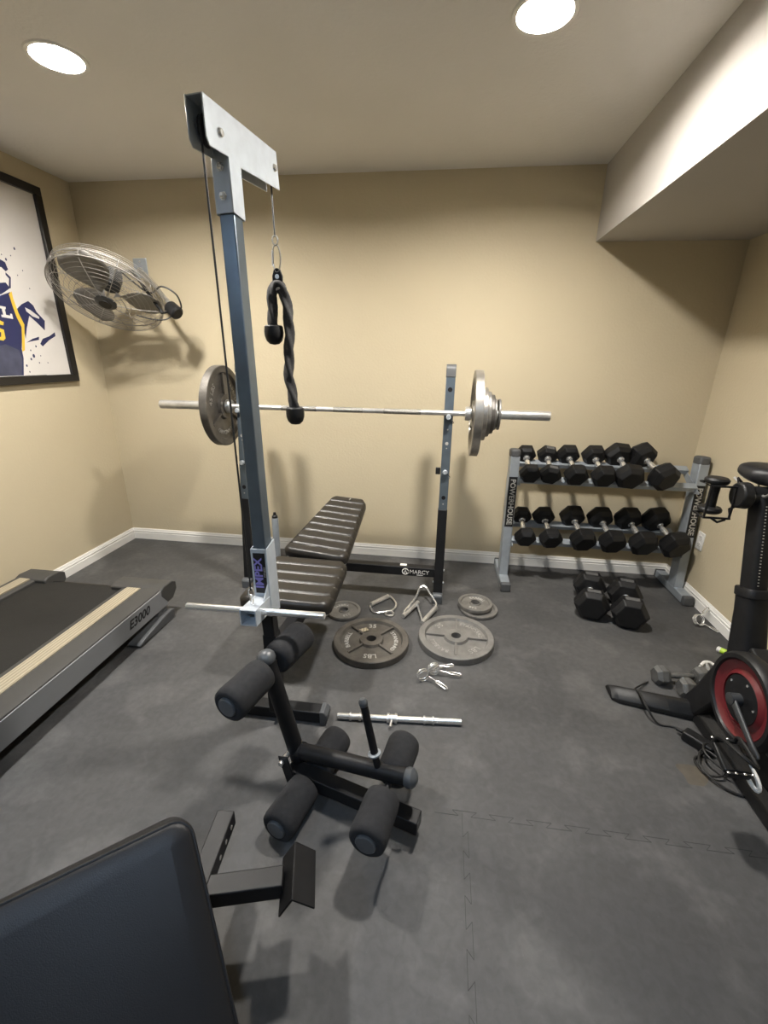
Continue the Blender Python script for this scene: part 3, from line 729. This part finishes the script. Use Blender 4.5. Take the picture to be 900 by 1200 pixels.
# hex dumbbells (local: axis along y, centre at origin)
def hexdb(name, r, hl, gap, label, group, loc, rot, cat='dumbbell', m='rubber', hm='chrome', hr=.016, mark=False):
    t = thing(name, label, cat, (0, 0, 0), group)
    h = MB()
    h.lathe([(hr * .8, -gap / 2 - .01), (hr * .85, -gap / 2 + .012), (hr * 1.12, 0), (hr * .85, gap / 2 - .012), (hr * .8, gap / 2 + .01)], (0, 0, 0), (0, 1, 0), 18)
    h.build('handle', hm, t)
    for s in (-1, 1):
        b = MB()
        b.lathe([(r * .55, gap / 2 - .002), (r * .78, gap / 2), (r, gap / 2 + hl * .27), (r, gap / 2 + hl * .72), (r * .74, gap / 2 + hl), (.001, gap / 2 + hl)], (0, 0, 0), (0, s, 0), 6)
        hd = b.build('head', m, t, smooth=0, bevel=r * .05)
        c = MB(); c.lathe([(hr * 1.35, gap / 2 - .006), (hr * 1.35, gap / 2 + .001), (.001, gap / 2 + .001)], (0, 0, 0), (0, s, 0), 18); c.build('collar', hm, hd)
        if mark:
            k = MB(); a3 = r * math.cos(PI / 6)
            k.box((0, s * (gap / 2 + hl * .5), a3 + .0002), (r * .72, hl * .30, .0008)); k.build('mark', 'rubber_mark', hd, smooth=0)
    t.location = loc; t.rotation_euler = rot
    return t
TILT = math.radians(26)
top = [((.553, .563), .067), ((.684, .691), .068), ((.818, .835), .074), ((.976, .995), .076), ((1.118, 1.145), .086), ((1.284, 1.313), .090)]
low = [((.575, .583), .070), ((.724, .740), .075), ((.908, .940), .085), ((1.086, 1.118), .086), ((1.262, 1.302), .090), ((1.440, 1.481), .095)]
ords = ['first', 'second', 'third', 'fourth', 'fifth', 'sixth']
for row, lst, zb, zf, wd in (('upper', top, .846, .758, 'upper'), ('lower', low, .418, .330, 'lower')):
    for i, ((xb, xf), r) in enumerate(lst):
        lb = 'black rubber hex dumbbell with chrome handle, %s from the left on the %s tier' % (ords[i], wd)
        g = 'dumbbells on the %s rack tier' % wd
        yaw = math.atan2(-(xf - xb), -.18) + PI
        # sits on the two rails: centre raised by the across-flats radius
        lift = (r - .075) * .87
        hexdb('hex_dumbbell', r, .072 + (r - .06) * .9, .118, lb, g, ((xb + xf) / 2, 2.838 - lift * .4, (zb + zf) / 2 + lift + .004), (TILT, {1: .16, 4: .12, 5: -.42}.get(i, 0.) if row == 'upper' else {0: .0, 1: -.06, 5: -.12}.get(i, 0.), yaw), mark=(row == 'upper' and i == 1))
hexdb('hex_dumbbell', .098, .115, .120, 'big black hex dumbbell on the floor, the one of the pair nearer the bench', 'large dumbbells on the floor', (.955, 2.49, .086), (0, 0, -.235), mark=True)
hexdb('hex_dumbbell', .100, .115, .120, 'big black hex dumbbell on the floor, the one of the pair nearer the right wall', 'large dumbbells on the floor', (1.140, 2.425, .0875), (0, 0, -.235), mark=True)
# small grey iron dumbbells behind the bike foot
hexdb('small_dumbbell', .046, .062, .125, 'small grey iron hex dumbbell on the floor farther behind the bike foot', 'small grey dumbbells', (1.178, 1.850, .0402), (0, 0, PI / 2 + .10), m='hex_iron', hm='hex_iron', hr=.013, mark=True)
hexdb('small_dumbbell', .046, .062, .125, 'small grey iron hex dumbbell on the floor touching the bike foot', 'small grey dumbbells', (1.255, 1.772, .0402), (0, 0, PI / 2 + .04), m='hex_iron', hm='hex_iron', hr=.013, mark=True)

# ------------------------------------------------------------------ leg developer
t = thing('leg_developer', 'black leg developer attachment with six foam rollers lying before the bench', 'leg developer', (-.25, 1.05, 0))
E0, B1, B2 = V((-.436, 1.121, .125)), V((-.525, 1.134, .490)), V((-.035, 1.018, .188))
a = MB(); a.cyl(E0 + V((.004, 0, -.03)), B1, .0275, n=28); a = a.build('upright_tube', 'black', t)
MB().lathe([(.0275, -.012), (.031, -.004), (.030, .010), (.021, .022), (.008, .028), (.0001, .0285)], B1, B1 - E0, 28).build('ball_cap', 'cap_grey', a)
b = MB(); b.cyl(E0, B2, .0275, n=28); b.tube([E0 + (B2 - E0).normalized() * .018 + V((0, 0, 0)), E0 + (B2 - E0).normalized() * .026], .030, 24); b = b.build('lever_tube', 'black', t)
MB().lathe([(.0275, -.012), (.031, -.004), (.030, .010), (.021, .020), (.008, .026), (.0001, .0265)], B2, B2 - E0, 28).build('ball_cap', 'cap_grey', b)
S0, S1 = V((-.455, 1.098, .06)), V((.002, .972, .06))
s = MB(); s.beam(S0, S1, .05, .05); s = s.build('insert_tube', 'black', t, bevel=.003)
d_ = (S1 - S0).normalized()
hh = MB(); hh.lathe([(.007, 0), (.007, .001)], S1 - d_ * .035 + V((0, 0, .0252)), (0, 0, 1), 14); hh.build('pin_hole', 'rubber', s, smooth=0)
MB().beam(S1 - d_ * .001, S1 + d_ * .0008, .042, .042).build('open_end', 'dark_enamel', s)
hp = MB(); pd = V((-d_.y, d_.x, 0))
for sgn in (-1, 1):
    o_ = S0 + pd * sgn * .032
    hp.beam(o_ - d_ * .004 + V((0, 0, .088)), o_ + d_ * .028 + V((0, 0, -.022)), .006, .040, d_)
hp = hp.build('hinge_plate', 'black', t, bevel=.004)
MB().cyl(S0 + V((-.006, 0, .065)) - pd * .045, S0 + V((-.006, 0, .065)) + pd * .045, .009, n=12).build('pivot_bolt', 'steel', hp)
def roller_pair(N, Fp, r=.0555, gap=.06):
    N = V(N); Fp = V(Fp); ax = (Fp - N).normalized(); L = (Fp - N).length; half = (L - gap) / 2
    MB().cyl(N + ax * .01, Fp - ax * .01, .0105, n=14).build('roller_rod', 'black', t)
    for o, dr in ((N, ax), (Fp, -ax)):
        g = MB()
        g.lathe([(.030, .004), (r * .80, 0), (r * .95, .006), (r, .02), (r * 1.0, half * .25), (r * .965, half * .5), (r * .985, half * .8), (r * .93, half - .008), (r * .7, half), (.011, half - .002)], o, dr, 32)
        fo = g.build('foam_roller', 'foam', t, smooth=60)
        c = MB(); c.lathe([(.031, .004), (.031, -.002), (.028, -.005), (.0001, -.006)], o, dr, 28); c = c.build('end_cap', 'cap_grey', fo)
roller_pair((-.574, .950, .452), (-.463, 1.325, .460))
roller_pair((-.431, .892, .0565), (-.320, 1.262, .0565))
roller_pair((-.141, .822, .158), (-.063, 1.182, .158), gap=.065)
pk = MB(); pb = V((-.140, 1.040, .20)); ptp = V((-.190, 1.070, .405))
pk.tube([pb + V((.004, -.002, -.03)), pb, pb + V((-.008, .004, .028))], .0115, 14); pk.cyl(pb + V((-.008, .004, .028)), ptp, .0125, n=18); pk = pk.build('weight_peg', 'black', t)
MB().lathe([(.0125, -.004), (.0145, 0), (.0145, .012), (.009, .020), (.0001, .022)], ptp, ptp - pb, 18).build('peg_cap', 'cap_grey', pk)
MB().lathe([(.0128, 0), (.021, .001), (.021, .006), (.0128, .008)], pb + V((-.010, .005, .035)), ptp - pb, 20).build('stop_ring', 'grey_paint', pk)

# ------------------------------------------------------------------ chrome dumbbell handle on the floor
t = thing('dumbbell_bar', 'short chrome dumbbell bar with a screw collar lying on the floor', 'dumbbell bar', (-.12, 1.425, 0))
A, B = V((-.362, 1.404, .0135)), V((.152, 1.446, .0135)); ax = (B - A).normalized()
def at(x): return A + ax * ((x - A.x) / ax.x)
MB().lathe([(.010, 0), (.0125, .003), (.0125, (B - A).length - .003), (.010, (B - A).length)], A, ax, 20).build('rod', 'chrome', t)
for xa, xb in ((-.310, -.262), (-.005, .040)):
    m_ = MB(); L = (at(xb) - at(xa)).length; m_.lathe([(.0127, 0), (.0165, .001), (.0165, .008), (.0135, .009), (.0135, L - .009), (.0165, L - .008), (.0165, L - .001), (.0127, L)], at(xa), ax, 20); m_.build('grip_ring', 'steel', t)
c = MB(); c.lathe([(.0127, 0), (.020, .001), (.020, .010), (.017, .011), (.017, .032), (.020, .033), (.020, .042), (.0127, .043)], at(-.155), ax, 24); c = c.build('screw_collar', 'steel', t)
MB().tube([at(-.134) + V((0, -.012, .004)), at(-.134) + V((-.002, -.045, .0))], .005, 10).build('collar_screw', 'steel', c)

# ------------------------------------------------------------------ cable handles on the floor
t = thing('cable_handle', 'single chrome stirrup cable handle flat on the floor behind the plates', 'cable handle', (-.29, 2.29, 0))
MB().lathe([(.010, 0), (.014, .002), (.014, .145), (.010, .147)], (-.362, 2.283, .0145), V((.097, .118, 0)), 20).build('grip', 'steel', t)
MB().tube(smooth_path([(-.366, 2.276, .012), (-.350, 2.235, .009), (-.322, 2.207, .009), (-.262, 2.228, .009), (-.219, 2.262, .009), (-.213, 2.325, .009), (-.240, 2.380, .010), (-.263, 2.402, .012)], 4), .0065, 10).build('frame', 'chrome', t)
MB().tube(arc((-.240, 2.215, .006), (1, 0, 0), (0, 1, 0), .024, 0, 2 * PI, 18)[:-1], .006, 8, closed=True).build('ring', 'steel', t)
t = thing('row_handle', 'chrome double-grip V row handle on the floor beside the upright foot', 'cable handle', (-.06, 2.28, 0))
AP = V((-.055, 2.430, .075))
MB().tube([(-.158, 2.185, .016), (-.080, 2.330, .028)], .0135, 16).build('grip', 'steel', t)
MB().tube([(-.045, 2.135, .016), (.028, 2.285, .03)], .0135, 16).build('grip', 'steel', t)
k = MB(); k.tube([AP + V((-.02, 0, 0)), (-.095, 2.345, .05), (-.150, 2.215, .035), (-.158, 2.190, .018)], .0065, 10); k.tube([AP + V((.02, 0, 0)), (.030, 2.315, .04), (.028, 2.285, .03)], .0065, 10)
k.tube([(-.085, 2.315, .03), (-.045, 2.150, .018)], .006, 10); k.tube([AP + V((-.02, 0, 0)), AP + V((0, .012, .008)), AP + V((.02, 0, 0))], .0085, 10); k.build('frame', 'chrome', t)

# ------------------------------------------------------------------ spring collars
def spring_collar(label, c, axis, ends, r=.027, group='spring collars'):
    t = thing('spring_collar', label, 'spring collar', c, group)
    c = V(c); ax = V(axis).normalized(); e0 = V(ends[0]); e1 = V(ends[1])
    h = (e0 - c); h = (h - ax * h.dot(ax)).normalized(); w_ = ax.cross(h)
    h2 = (e1 - c); h2 = (h2 - ax * h2.dot(ax)).normalized()
    da = math.atan2(h2.dot(w_), h2.dot(h)) % (2 * PI)
    N = 64; pts = []
    for i in range(N + 1):
        a = (2 * PI * 2 + da) * i / N
        pts.append(c + ax * (.026 * (i / N - .5)) + (h * math.cos(a) + w_ * math.sin(a)) * r)
    MB().tube(pts, .0034, 8).build('coil', 'chrome', t)
    for p, e in ((pts[0], e0), (pts[-1], e1)):
        d = (e - p); L = d.length; d.normalize(); sd = d.cross(V((0, 0, 1))).normalized() * .0075
        MB().tube([p, p + d * L * .35, p + d * L * .45 + sd, p + d * L * .92 + sd, p + d * L, p + d * L * .92 - sd, p + d * L * .50 - sd, p + d * L * .38 - sd * .4], .0034, 8).build('finger_loop', 'chrome', t)
    return t
spring_collar('chrome spring collar on the floor nearest the chrome dumbbell bar', (-.020, 1.684, .0315), (-.45, .88, .1), ((.095, 1.635, .009), (.086, 1.800, .012)))
spring_collar('chrome spring collar on the floor nearest the big pale plate', (.030, 1.735, .0315), (-.30, .95, .1), ((.160, 1.735, .012), (.125, 1.778, .030)))
spring_collar('lone chrome spring collar on the floor against the right baseboard', (1.525, 2.385, .033), (.25, -.80, .50), ((1.606, 2.462, .075), (1.598, 2.312, .010)), r=.029)

# ------------------------------------------------------------------ exercise bike (right edge)
BM = 1.18
t = thing('exercise_bike', 'black exercise bike with red flywheel disc cut off by the right edge', 'exercise bike', (BM, 1.35, 0))
# rear stabiliser: swept wings
sb = MB()
st = [(-.362, 1.735, .030, .085), (-.335, 1.715, .047, .080), (-.15, 1.672, .056, .080), (0, 1.645, .062, .085), (.15, 1.672, .056, .080), (.335, 1.715, .047, .080), (.362, 1.735, .030, .085)]
rs = []
for dx, y, hh_, wd in st:
    yf_, yb_ = y - wd * .62, y + wd * .38
    rs.append([V((BM + dx, yf_, .004)), V((BM + dx, yf_ + .004, hh_ * .45)), V((BM + dx, y - wd * .1, hh_)), V((BM + dx, y + wd * .2, hh_)), V((BM + dx, yb_, hh_ * .4)), V((BM + dx, yb_, .004))])
sb.rings(rs); sb.build('rear_stabiliser', 'black_plastic', t, bevel=.004)
ub = MB(); ub.rings([[V((BM - .07, 1.60, .03)), V((BM + .07, 1.60, .03)), V((BM + .07, 1.71, .03)), V((BM - .07, 1.71, .03))], [V((BM - .055, 1.54, .16)), V((BM + .055, 1.54, .16)), V((BM + .055, 1.66, .16)), V((BM - .055, 1.66, .16))], [V((BM - .045, 1.48, .34)), V((BM + .045, 1.48, .34)), V((BM + .045, 1.585, .38)), V((BM - .045, 1.585, .38))]])
ub.build('rear_strut', 'black', t, bevel=.012)
P0, P1 = V((BM, 1.530, .36)), V((BM, 1.700, .965)); pd_ = (P1 - P0).normalized()
sl = MB()
pu = V((0, -pd_.z, pd_.y))
def orect(c, w, d): return [c + V((1, 0, 0)) * (w * math.cos(a) * (1 if abs(math.cos(a)) < .8 else .95)) + pu * (d * math.sin(a)) for a in [2 * PI * k / 20 for k in range(20)]]
def sup(c, w, d):
    out = []
    for k in range(24):
        a = 2 * PI * k / 24; ca_, sa_ = math.cos(a), math.sin(a); e = .55
        out.append(c + V((1, 0, 0)) * (w * math.copysign(abs(ca_) ** e, ca_)) + pu * (d * math.copysign(abs(sa_) ** e, sa_)))
    return out
sl.rings([sup(P0, .048, .055), sup(P0 + pd_ * .10, .045, .052), sup(P0 + pd_ * .20, .041, .048), sup(P0 + pd_ * .255, .041, .048), sup(P0 + pd_ * .258, .045, .052), sup(P0 + pd_ * .285, .045, .052), sup(P0 + pd_ * .29, .042, .049)])
sl.build('seat_tube', 'black', t, smooth=50)
sp = MB(); sp.rings([sup(P0 + pd_ * .26, .032, .040), sup(P1, .032, .040)]); sp = sp.build('seat_post', 'black', t, smooth=50)
dd = MB()
for i in range(26):
    c = P0 + pd_ * (.305 + i * .0115) + V((-.012, 0, 0)) + pu * .0403; dd.beam(c - pd_ * .0016, c + pd_ * .0016, .005, .0008, pu)
dd.build('height_marks', 'letter', sp, smooth=0)
kn = MB(); kn.lathe([(.012, 0), (.012, .03), (.026, .032), (.028, .05), (.022, .058)], P0 + pd_ * .22 + V((.042, 0, 0)), (1, 0, 0), 20); kn.build('adjust_knob', 'black_plastic', t)
# seat
SC = V((BM + .030, 1.715, 1.035)); se = MB(); rs = []
for i in range(15):
    s_ = i / 14; y = .135 - .27 * s_
    wd = .080 * math.sin(PI * min(1, .12 + .5 * (1 - s_) ** .8)) if s_ < .55 else .080 * (.42 + .5 * (1 - s_))
    wd *= math.sqrt(max(.02, 1 - (2 * s_ - 1) ** 6)); th_ = .034 * math.sqrt(max(.05, 1 - (2 * s_ - 1) ** 4))
    rs.append([SC + V((wd * math.copysign(abs(math.cos(a)) ** .8, math.cos(a)), y, th_ * math.copysign(abs(math.sin(a)) ** .8, math.sin(a)) + .012 * (2 * s_ - 1) ** 2)) for a in [2 * PI * k / 24 for k in range(24)]])
se.rings(rs); se.build('saddle', 'vinyl_black', t, smooth=80)
sr = MB()
for dx in (-.022, .022): sr.tube([(BM + dx, 1.635, .995), (BM + dx, 1.66, .975), (BM + dx, 1.76, .975), (BM + dx * 1.8, 1.82, 1.005)], .005, 8)
sr.build('saddle_rail', 'steel', t)
cl = MB(); cl.cyl((BM - .05, 1.705, .965), (BM + .05, 1.705, .965), .036, n=28); cl.cyl((BM - .088, 1.705, .965), (BM - .05, 1.705, .965), .047, .050, n=28); cl.cyl((BM + .05, 1.705, .965), (BM + .088, 1.705, .965), .050, .047, n=28); cl.build('saddle_clamp', 'black_plastic', t, bevel=.006)
# flywheel guard disc
DC = V((1.055, 1.336, .353)); N_ = V((-1, 0, 0))
MB().lathe([(.128, .0), (.136, .012), (.150, .012), (.158, 0), (.158, -.030), (.150, -.042), (.10, -.042), (.10, -.03), (.128, -.02)], DC, N_, 64, closed=True).build('disc_rim', 'black_plastic', t)
hs = MB(); hs.cyl((1.095, 1.336, .353), (1.255, 1.336, .353), .125, n=48); hs.beam((1.175, 1.345, .36), (1.18, 1.50, .42), .075, .10); hs.beam((1.18, 1.336, .30), (1.185, 1.27, .07), .075, .10, (0, 1, 0)); hs.build('flywheel_housing', 'black', t, bevel=.008)
rd = MB(); rd.lathe([(.130, .006), (.118, -.004), (.100, -.007), (.088, .002), (.085, .004), (.084, -.01), (.130, -.012)], DC, N_, 64, closed=True); rd.build('red_ring', 'red', t)
MB().lathe([(.086, -.004), (.080, .002), (.030, .004), (.0001, .004)], DC, N_, 48).build('hub_disc', 'black', t)
hb = t.children[-1]
for k in range(5):
    a = 2 * PI * k / 5 + .5; MB().lathe([(.0045, 0), (.0045, .003), (.0001, .0035)], DC + V((-.0025, .066 * math.cos(a), .066 * math.sin(a))), N_, 10).build('bolt', 'chrome', hb)
cr_b = V((1.022, 1.170, .278)); cr_t = DC + V((-.026, 0, 0))
ck = MB(); ck.lathe([(.020, -.024), (.020, .010), (.014, .012), (.0001, .012)], cr_t, N_, 24)
cv = cr_b - cr_t; cu = V((1, 0, 0))
def crs(c, w, d): 
    wv = cv.normalized().cross(cu); return [c + cu * (d * math.cos(a)) + wv * (w * math.sin(a)) for a in [2 * PI * k / 16 for k in range(16)]]
ck.rings([crs(cr_t, .017, .008), crs(cr_t + cv * .2, .014, .008), crs(cr_t + cv * .75, .011, .007), crs(cr_b, .014, .008), crs(cr_b + cv * .05, .009, .006)])
ck.build('crank_arm', 'dark_enamel', t, smooth=50)
pe = MB(); pc = cr_b + V((-.075, -.01, -.005))
pe.cyl(cr_b, cr_b + V((-.035, 0, 0)), .009, n=12); pe.box(pc, (.078, .085, .018), M.Rotation(.35, 3, 'X')); pe.box(pc + V((0, -.047, -.018)), (.066, .010, .026), M.Rotation(.35, 3, 'X')); pe.box(pc + V((0, .047, .016)), (.066, .010, .026), M.Rotation(.35, 3, 'X'))
pe = pe.build('pedal', 'black_plastic', t, bevel=.004)
cg = MB(); cg.tube(smooth_path([pc + V((-.03, .045, .01)), pc + V((-.034, .02, .055)), pc + V((-.02, -.06, .07)), pc + V((.015, -.075, .05)), pc + V((.028, .03, .05)), pc + V((.03, .045, .01))]), .006, 8); cg.build('toe_cage', 'black_plastic', pe)
for dx in (-.034, -.012, .012, .034):
    for dy in (-.05, .05): MB().lathe([(.0045, 0), (.0001, .003)], pc + V((dx, dy, .006 + (.02 if dy > 0 else -.012))), (0, 0, 1), 10).build('bolt', 'chrome', pe)
# clip of the pedal: pale looped cleat
clp = MB(); lo = []
cc = V((1.000, 1.135, .235))
for k in range(20):
    a = 2 * PI * k / 20; lo.append(cc + V((.013 * math.cos(a), -.036 * math.sin(a), -.016 * math.sin(a))))
clp.tube(lo, .0065, 8, closed=True); clp.build('pedal_clip', 'white_plastic', pe)
# main beam toward the front and its foot
br_ = MB(); br_.rings([[V((1.115, y, .004)), V((1.12, y, .05)), V((1.15, y, .075)), V((1.23, y, .075)), V((1.26, y, .05)), V((1.265, y, .004))] for y in (1.62, 1.2, .70)]); br_.build('base_rail', 'black_plastic', t, bevel=.006)
mb = MB(); mb.beam((BM - .01, 1.42, .24), (BM + .01, .72, .13), .075, .06); mb.build('main_beam', 'dark_enamel', t, bevel=.01, segs=3)
fs = MB(); fs.bx(BM - .22, BM + .25, .64, .71, .004, .06); fs.build('front_stabiliser', 'grey_plastic', t, bevel=.008)
fk = MB(); fk.beam((BM + .02, .78, .12), (BM + .02, .66, .85), .07, .09, (0, 1, 0)); fk.build('handlebar_post', 'black', t, bevel=.01)
hbm = MB(); hbm.tube([(BM - .20, .80, 1.08), (BM - .20, .66, 1.10), (BM - .10, .62, 1.06), (BM + .02, .64, .98), (BM + .14, .62, 1.06), (BM + .24, .66, 1.10), (BM + .24, .80, 1.08)], .016, 12); hbm.cyl((BM + .02, .66, .84), (BM + .02, .645, .98), .025, n=20); hbm.build('handlebar', 'black_plastic', t)
# dumbbell holders: wire cages either side of the seat post
for s in (-1, 1):
    c = V((BM + (-.130 if s < 0 else .12), 1.755, .945)); hw = MB()
    for z in (-.075, .048):
        hw.tube([V((BM + s * .02, 1.71, .955)), c + V((-s * .05, -.02, z + .03)), c + V((-s * .046, -.045, z)), c + V((s * .046, -.045, z)), c + V((s * .046, .03, z)), c + V((-s * .04, .03, z + .0))], .0045, 8)
    for dx in (-.044, .044): hw.tube([c + V((dx, -.043, -.075)), c + V((dx, -.045, .048))], .0045, 8)
    hw.tube([c + V((-.02, -.045, -.075)), c + V((.0, -.055, -.088)), c + V((.03, -.045, -.08))], .0045, 8)
    hw.build('weight_holder', 'black', t)
for s, lb in ((-1, 'small black hand weight standing in the bike holder on the side near the rack'), (1, 'small black hand weight in the bike holder on the side near the wall')):
    c = V((BM + (-.130 if s < 0 else .12), 1.765, .945))
    g = thing('hand_weight', lb, 'hand weight', c - V((0, 0, .068)), 'hand weights on the bike')
    MB().lathe([(.018, -.055), (.0165, 0), (.018, .055)], c, (0, 0, 1), 20).build('grip', 'rubber', g)
    for q in (-1, 1):
        MB().lathe([(.018, .044), (.036, .047), (.041, .054), (.041, .062), (.034, .069), (.0001, .070)], c, (0, 0, q), 28).build('end_disc', 'rubber', g)

# cord tangle under the bike
t = thing('power_adapter', 'black power adapter with its thin cord trailing over the bike foot into a tangle', 'adapter', (1.05, 1.50, 0))
k = MB(); k.beam((1.035, 1.515, .022), (1.105, 1.435, .022), .048, .040); k.build('body', 'black_plastic', t, bevel=.008, segs=3)
MB().tube([(1.032, 1.518, .022), (1.018, 1.534, .020)], .007, 10).build('strain_relief', 'rubber', t)
k = MB(); k.tube(smooth_path([(1.03, 1.83, .005), (.935, 1.74, .03), (.922, 1.668, .064), (.930, 1.60, .045), (.965, 1.565, .006), (1.03, 1.555, .005), (1.085, 1.50, .005), (1.07, 1.44, .006), (1.022, 1.40, .006), (1.03, 1.335, .01), (1.08, 1.33, .02), (1.10, 1.38, .03), (1.06, 1.43, .03), (1.02, 1.36, .02), (1.06, 1.29, .01), (1.13, 1.27, .006), (1.16, 1.36, .02), (1.09, 1.45, .04), (1.05, 1.40, .045), (1.10, 1.33, .03), (1.2, 1.3, .01), (1.35, 1.35, .006), (1.55, 1.5, .006)], 6), .0042, 8)
k.build('cord', 'cable', t)
# white strap bracket and green stick
t = thing('resistance_handle', 'small white plastic hook lying against the farther small grey dumbbell', 'hook', (1.30, 1.90, 0))
k = MB(); k.tube(smooth_path([(1.285, 1.905, .070), (1.305, 1.918, .080), (1.330, 1.918, .080), (1.350, 1.900, .072)]), .007, 10); k.tube(smooth_path([(1.310, 1.918, .078), (1.322, 1.908, .05), (1.332, 1.895, .02), (1.335, 1.89, .009)]), .009, 10); k.build('hook_body', 'white_plastic', t)
MB().tube([(1.280, 1.903, .068), (1.278, 1.90, .05), (1.284, 1.903, .010)], .005, 8).build('hook_tip', 'white_plastic', t)
t = thing('marker_pen', 'short lime green marker pen lying on the floor behind the bike', 'marker', (1.545, 2.09, 0))
MB().lathe([(.008, 0), (.014, .003), (.014, .12), (.011, .124)], (1.500, 2.135, .0145), (.72, -.69, 0), 16).build('barrel', 'green', t)
MB().lathe([(.0146, 0), (.0146, .012), (.011, .016), (.0001, .016)], (1.506, 2.1295, .0145), (-.72, .69, 0), 16).build('cap', 'white_plastic', t)

# ------------------------------------------------------------------ foreground vinyl pad bench
t = thing('utility_bench', 'bench with large black vinyl back pad, bottom-left corner of the photo', 'bench', (-.62, .50, 0))
A = V((-.462, .580, .552)); u = V((-.743, -.669, 0)); w_ = V((.669, -.743, 0)) * .70 + V((0, 0, -.71)); w_.normalize()
nrm = u.cross(w_).normalized()
if nrm.dot(V((0, 0, CAMH)) - A) < 0: nrm = -nrm
W_, L_, TH = .50, .58, .075; g = MB(); NX, NY = 40, 40; crn = .045
def padpt(i, j):
    x = W_ * i / NX; y = L_ * j / NY
    return x, y
front = []; 
def outline(s):  # rounded rectangle outline param -> list of (x,y)
    pts = []
    for cx, cy, a0 in ((crn, crn, PI), (W_ - crn, crn, 1.5 * PI), (W_ - crn, L_ - crn, 0), (crn, L_ - crn, .5 * PI)):
        for k in range(9): a = a0 + PI / 2 * k / 8; pts.append((cx + (crn - s) * math.cos(a), cy + (crn - s) * math.sin(a)))
        
    return pts
def rr(ins, h):
    pts = []
    for cx, cy, a0 in ((crn, crn, PI), (W_ - crn, crn, 1.5 * PI), (W_ - crn, L_ - crn, 0), (crn, L_ - crn, .5 * PI)):
        for k in range(9):
            a = a0 + PI / 2 * k / 8; rad = crn - ins
            px, py = cx + rad * math.cos(a), cy + rad * math.sin(a)
            pts.append((px, py))
    # gentle waist along the top edge and bulge of the face
    out = []
    for px, py in pts:
        sag = (.010 * math.sin(PI * min(1, max(0, px / W_)) * 1.5) + (-.014 * math.exp(-((px - .30) / .08) ** 2) - .006 * math.sin(px * 22) if h < -.03 else 0)) if py < .03 else 0
        out.append(A + u * px + w_ * (py + sag) + nrm * h)
    return out
g.rings([rr(.012, -TH), rr(.0, -TH + .008), rr(-.002, -.020), rr(.0, -.010), rr(.004, -.003), rr(.012, .001), rr(.03, .004), rr(.044, .006)])
pdn = g.build('back_pad', 'vinyl_black', t, smooth=60)
MB().tube(rr(.002, -.005), .0028, 6, closed=True).build('piping', 'vinyl_black', pdn)
k = MB(); k.tube([p + nrm * -.004 for p in rr(.004, -.010)], .0012, 5, closed=True); k.build('stitching', 'grey_plastic', pdn)
bb_ = MB(); o_ = A + u * .20 + w_ * .06 - nrm * (TH + .025); e_ = A + u * .20 + w_ * .50 - nrm * (TH + .025)
bb_.beam(o_, e_, .05, .05, nrm); bb_.build('pad_support', 'black', t, bevel=.003)
# tubes that stick out behind the pad
T1a, T1b = V((-.512, .56, .20)), V((-.535, .815, .20))
k = MB(); k.beam(T1a, T1b, .048, .048); k = k.build('rear_tube', 'black', t, bevel=.003)
for q in (.20, .45, .70): 
    c = T1a.lerp(T1b, 1 - q * .6) + V((.0242, .002, 0)); MB().lathe([(.006, 0), (.006, .001)], c, (1, .09, 0), 12).build('adjust_hole', 'letter_worn', k, smooth=0)
T2a, T2b = V((-.60, .607, .197)), V((-.322, .682, .197))
k = MB(); k.beam(T2a, T2b, .048, .048); k.build('cross_tube', 'black', t, bevel=.003)
ax2 = (T2b - T2a).normalized(); px2 = V((-ax2.y, ax2.x, 0))
br2 = MB(); rg = T2b + ax2 * .030 + V((0, 0, .040))
lf = rg - ax2 * .034 - V((0, 0, .055)); rt = rg + ax2 * .048 - V((0, 0, .040))
for q in (lf, rt):
    m0 = rg; d0 = (q - m0)
    br2.prism([(0, 0), (1, 0), (1, 1), (0, 1)], m0 - px2 * .066, d0, px2 * .130, px2.cross(d0).normalized() * .005)
br2.build('angle_bracket', 'black', t, bevel=.001)
lg2 = MB(); lg2.beam((-.61, .555, .03), (-.59, .60, .24), .05, .05, (1, 0, 0)); lg2.beam((-.512, .56, .20), (-.60, .60, .20), .048, .048); lg2.build('leg', 'black', t, bevel=.003)
b2 = MB(); b2.beam((-.92, .46, .027), (-.56, .575, .027), .05, .05); b2.build('base_tube', 'black', t, bevel=.003)
k = MB(); k.beam((-.60, .57, .05), (-.62, .40, .30), .045, .045, (1, 0, 0)); k.build('brace', 'black', t, bevel=.003)

# ------------------------------------------------------------------ world + view
wd = bpy.data.worlds.new('world'); scn.world = wd; wd.use_nodes = True
wd.node_tree.nodes['Background'].inputs['Color'].default_value = (.5, .55, .65, 1)
wd.node_tree.nodes['Background'].inputs['Strength'].default_value = .05
vs = scn.view_settings
scn.display_settings.display_device = 'sRGB'
vs.view_transform = 'Standard'; vs.look = 'None'; vs.gamma = 1.; vs.use_curve_mapping = False
vs.exposure = 1.6
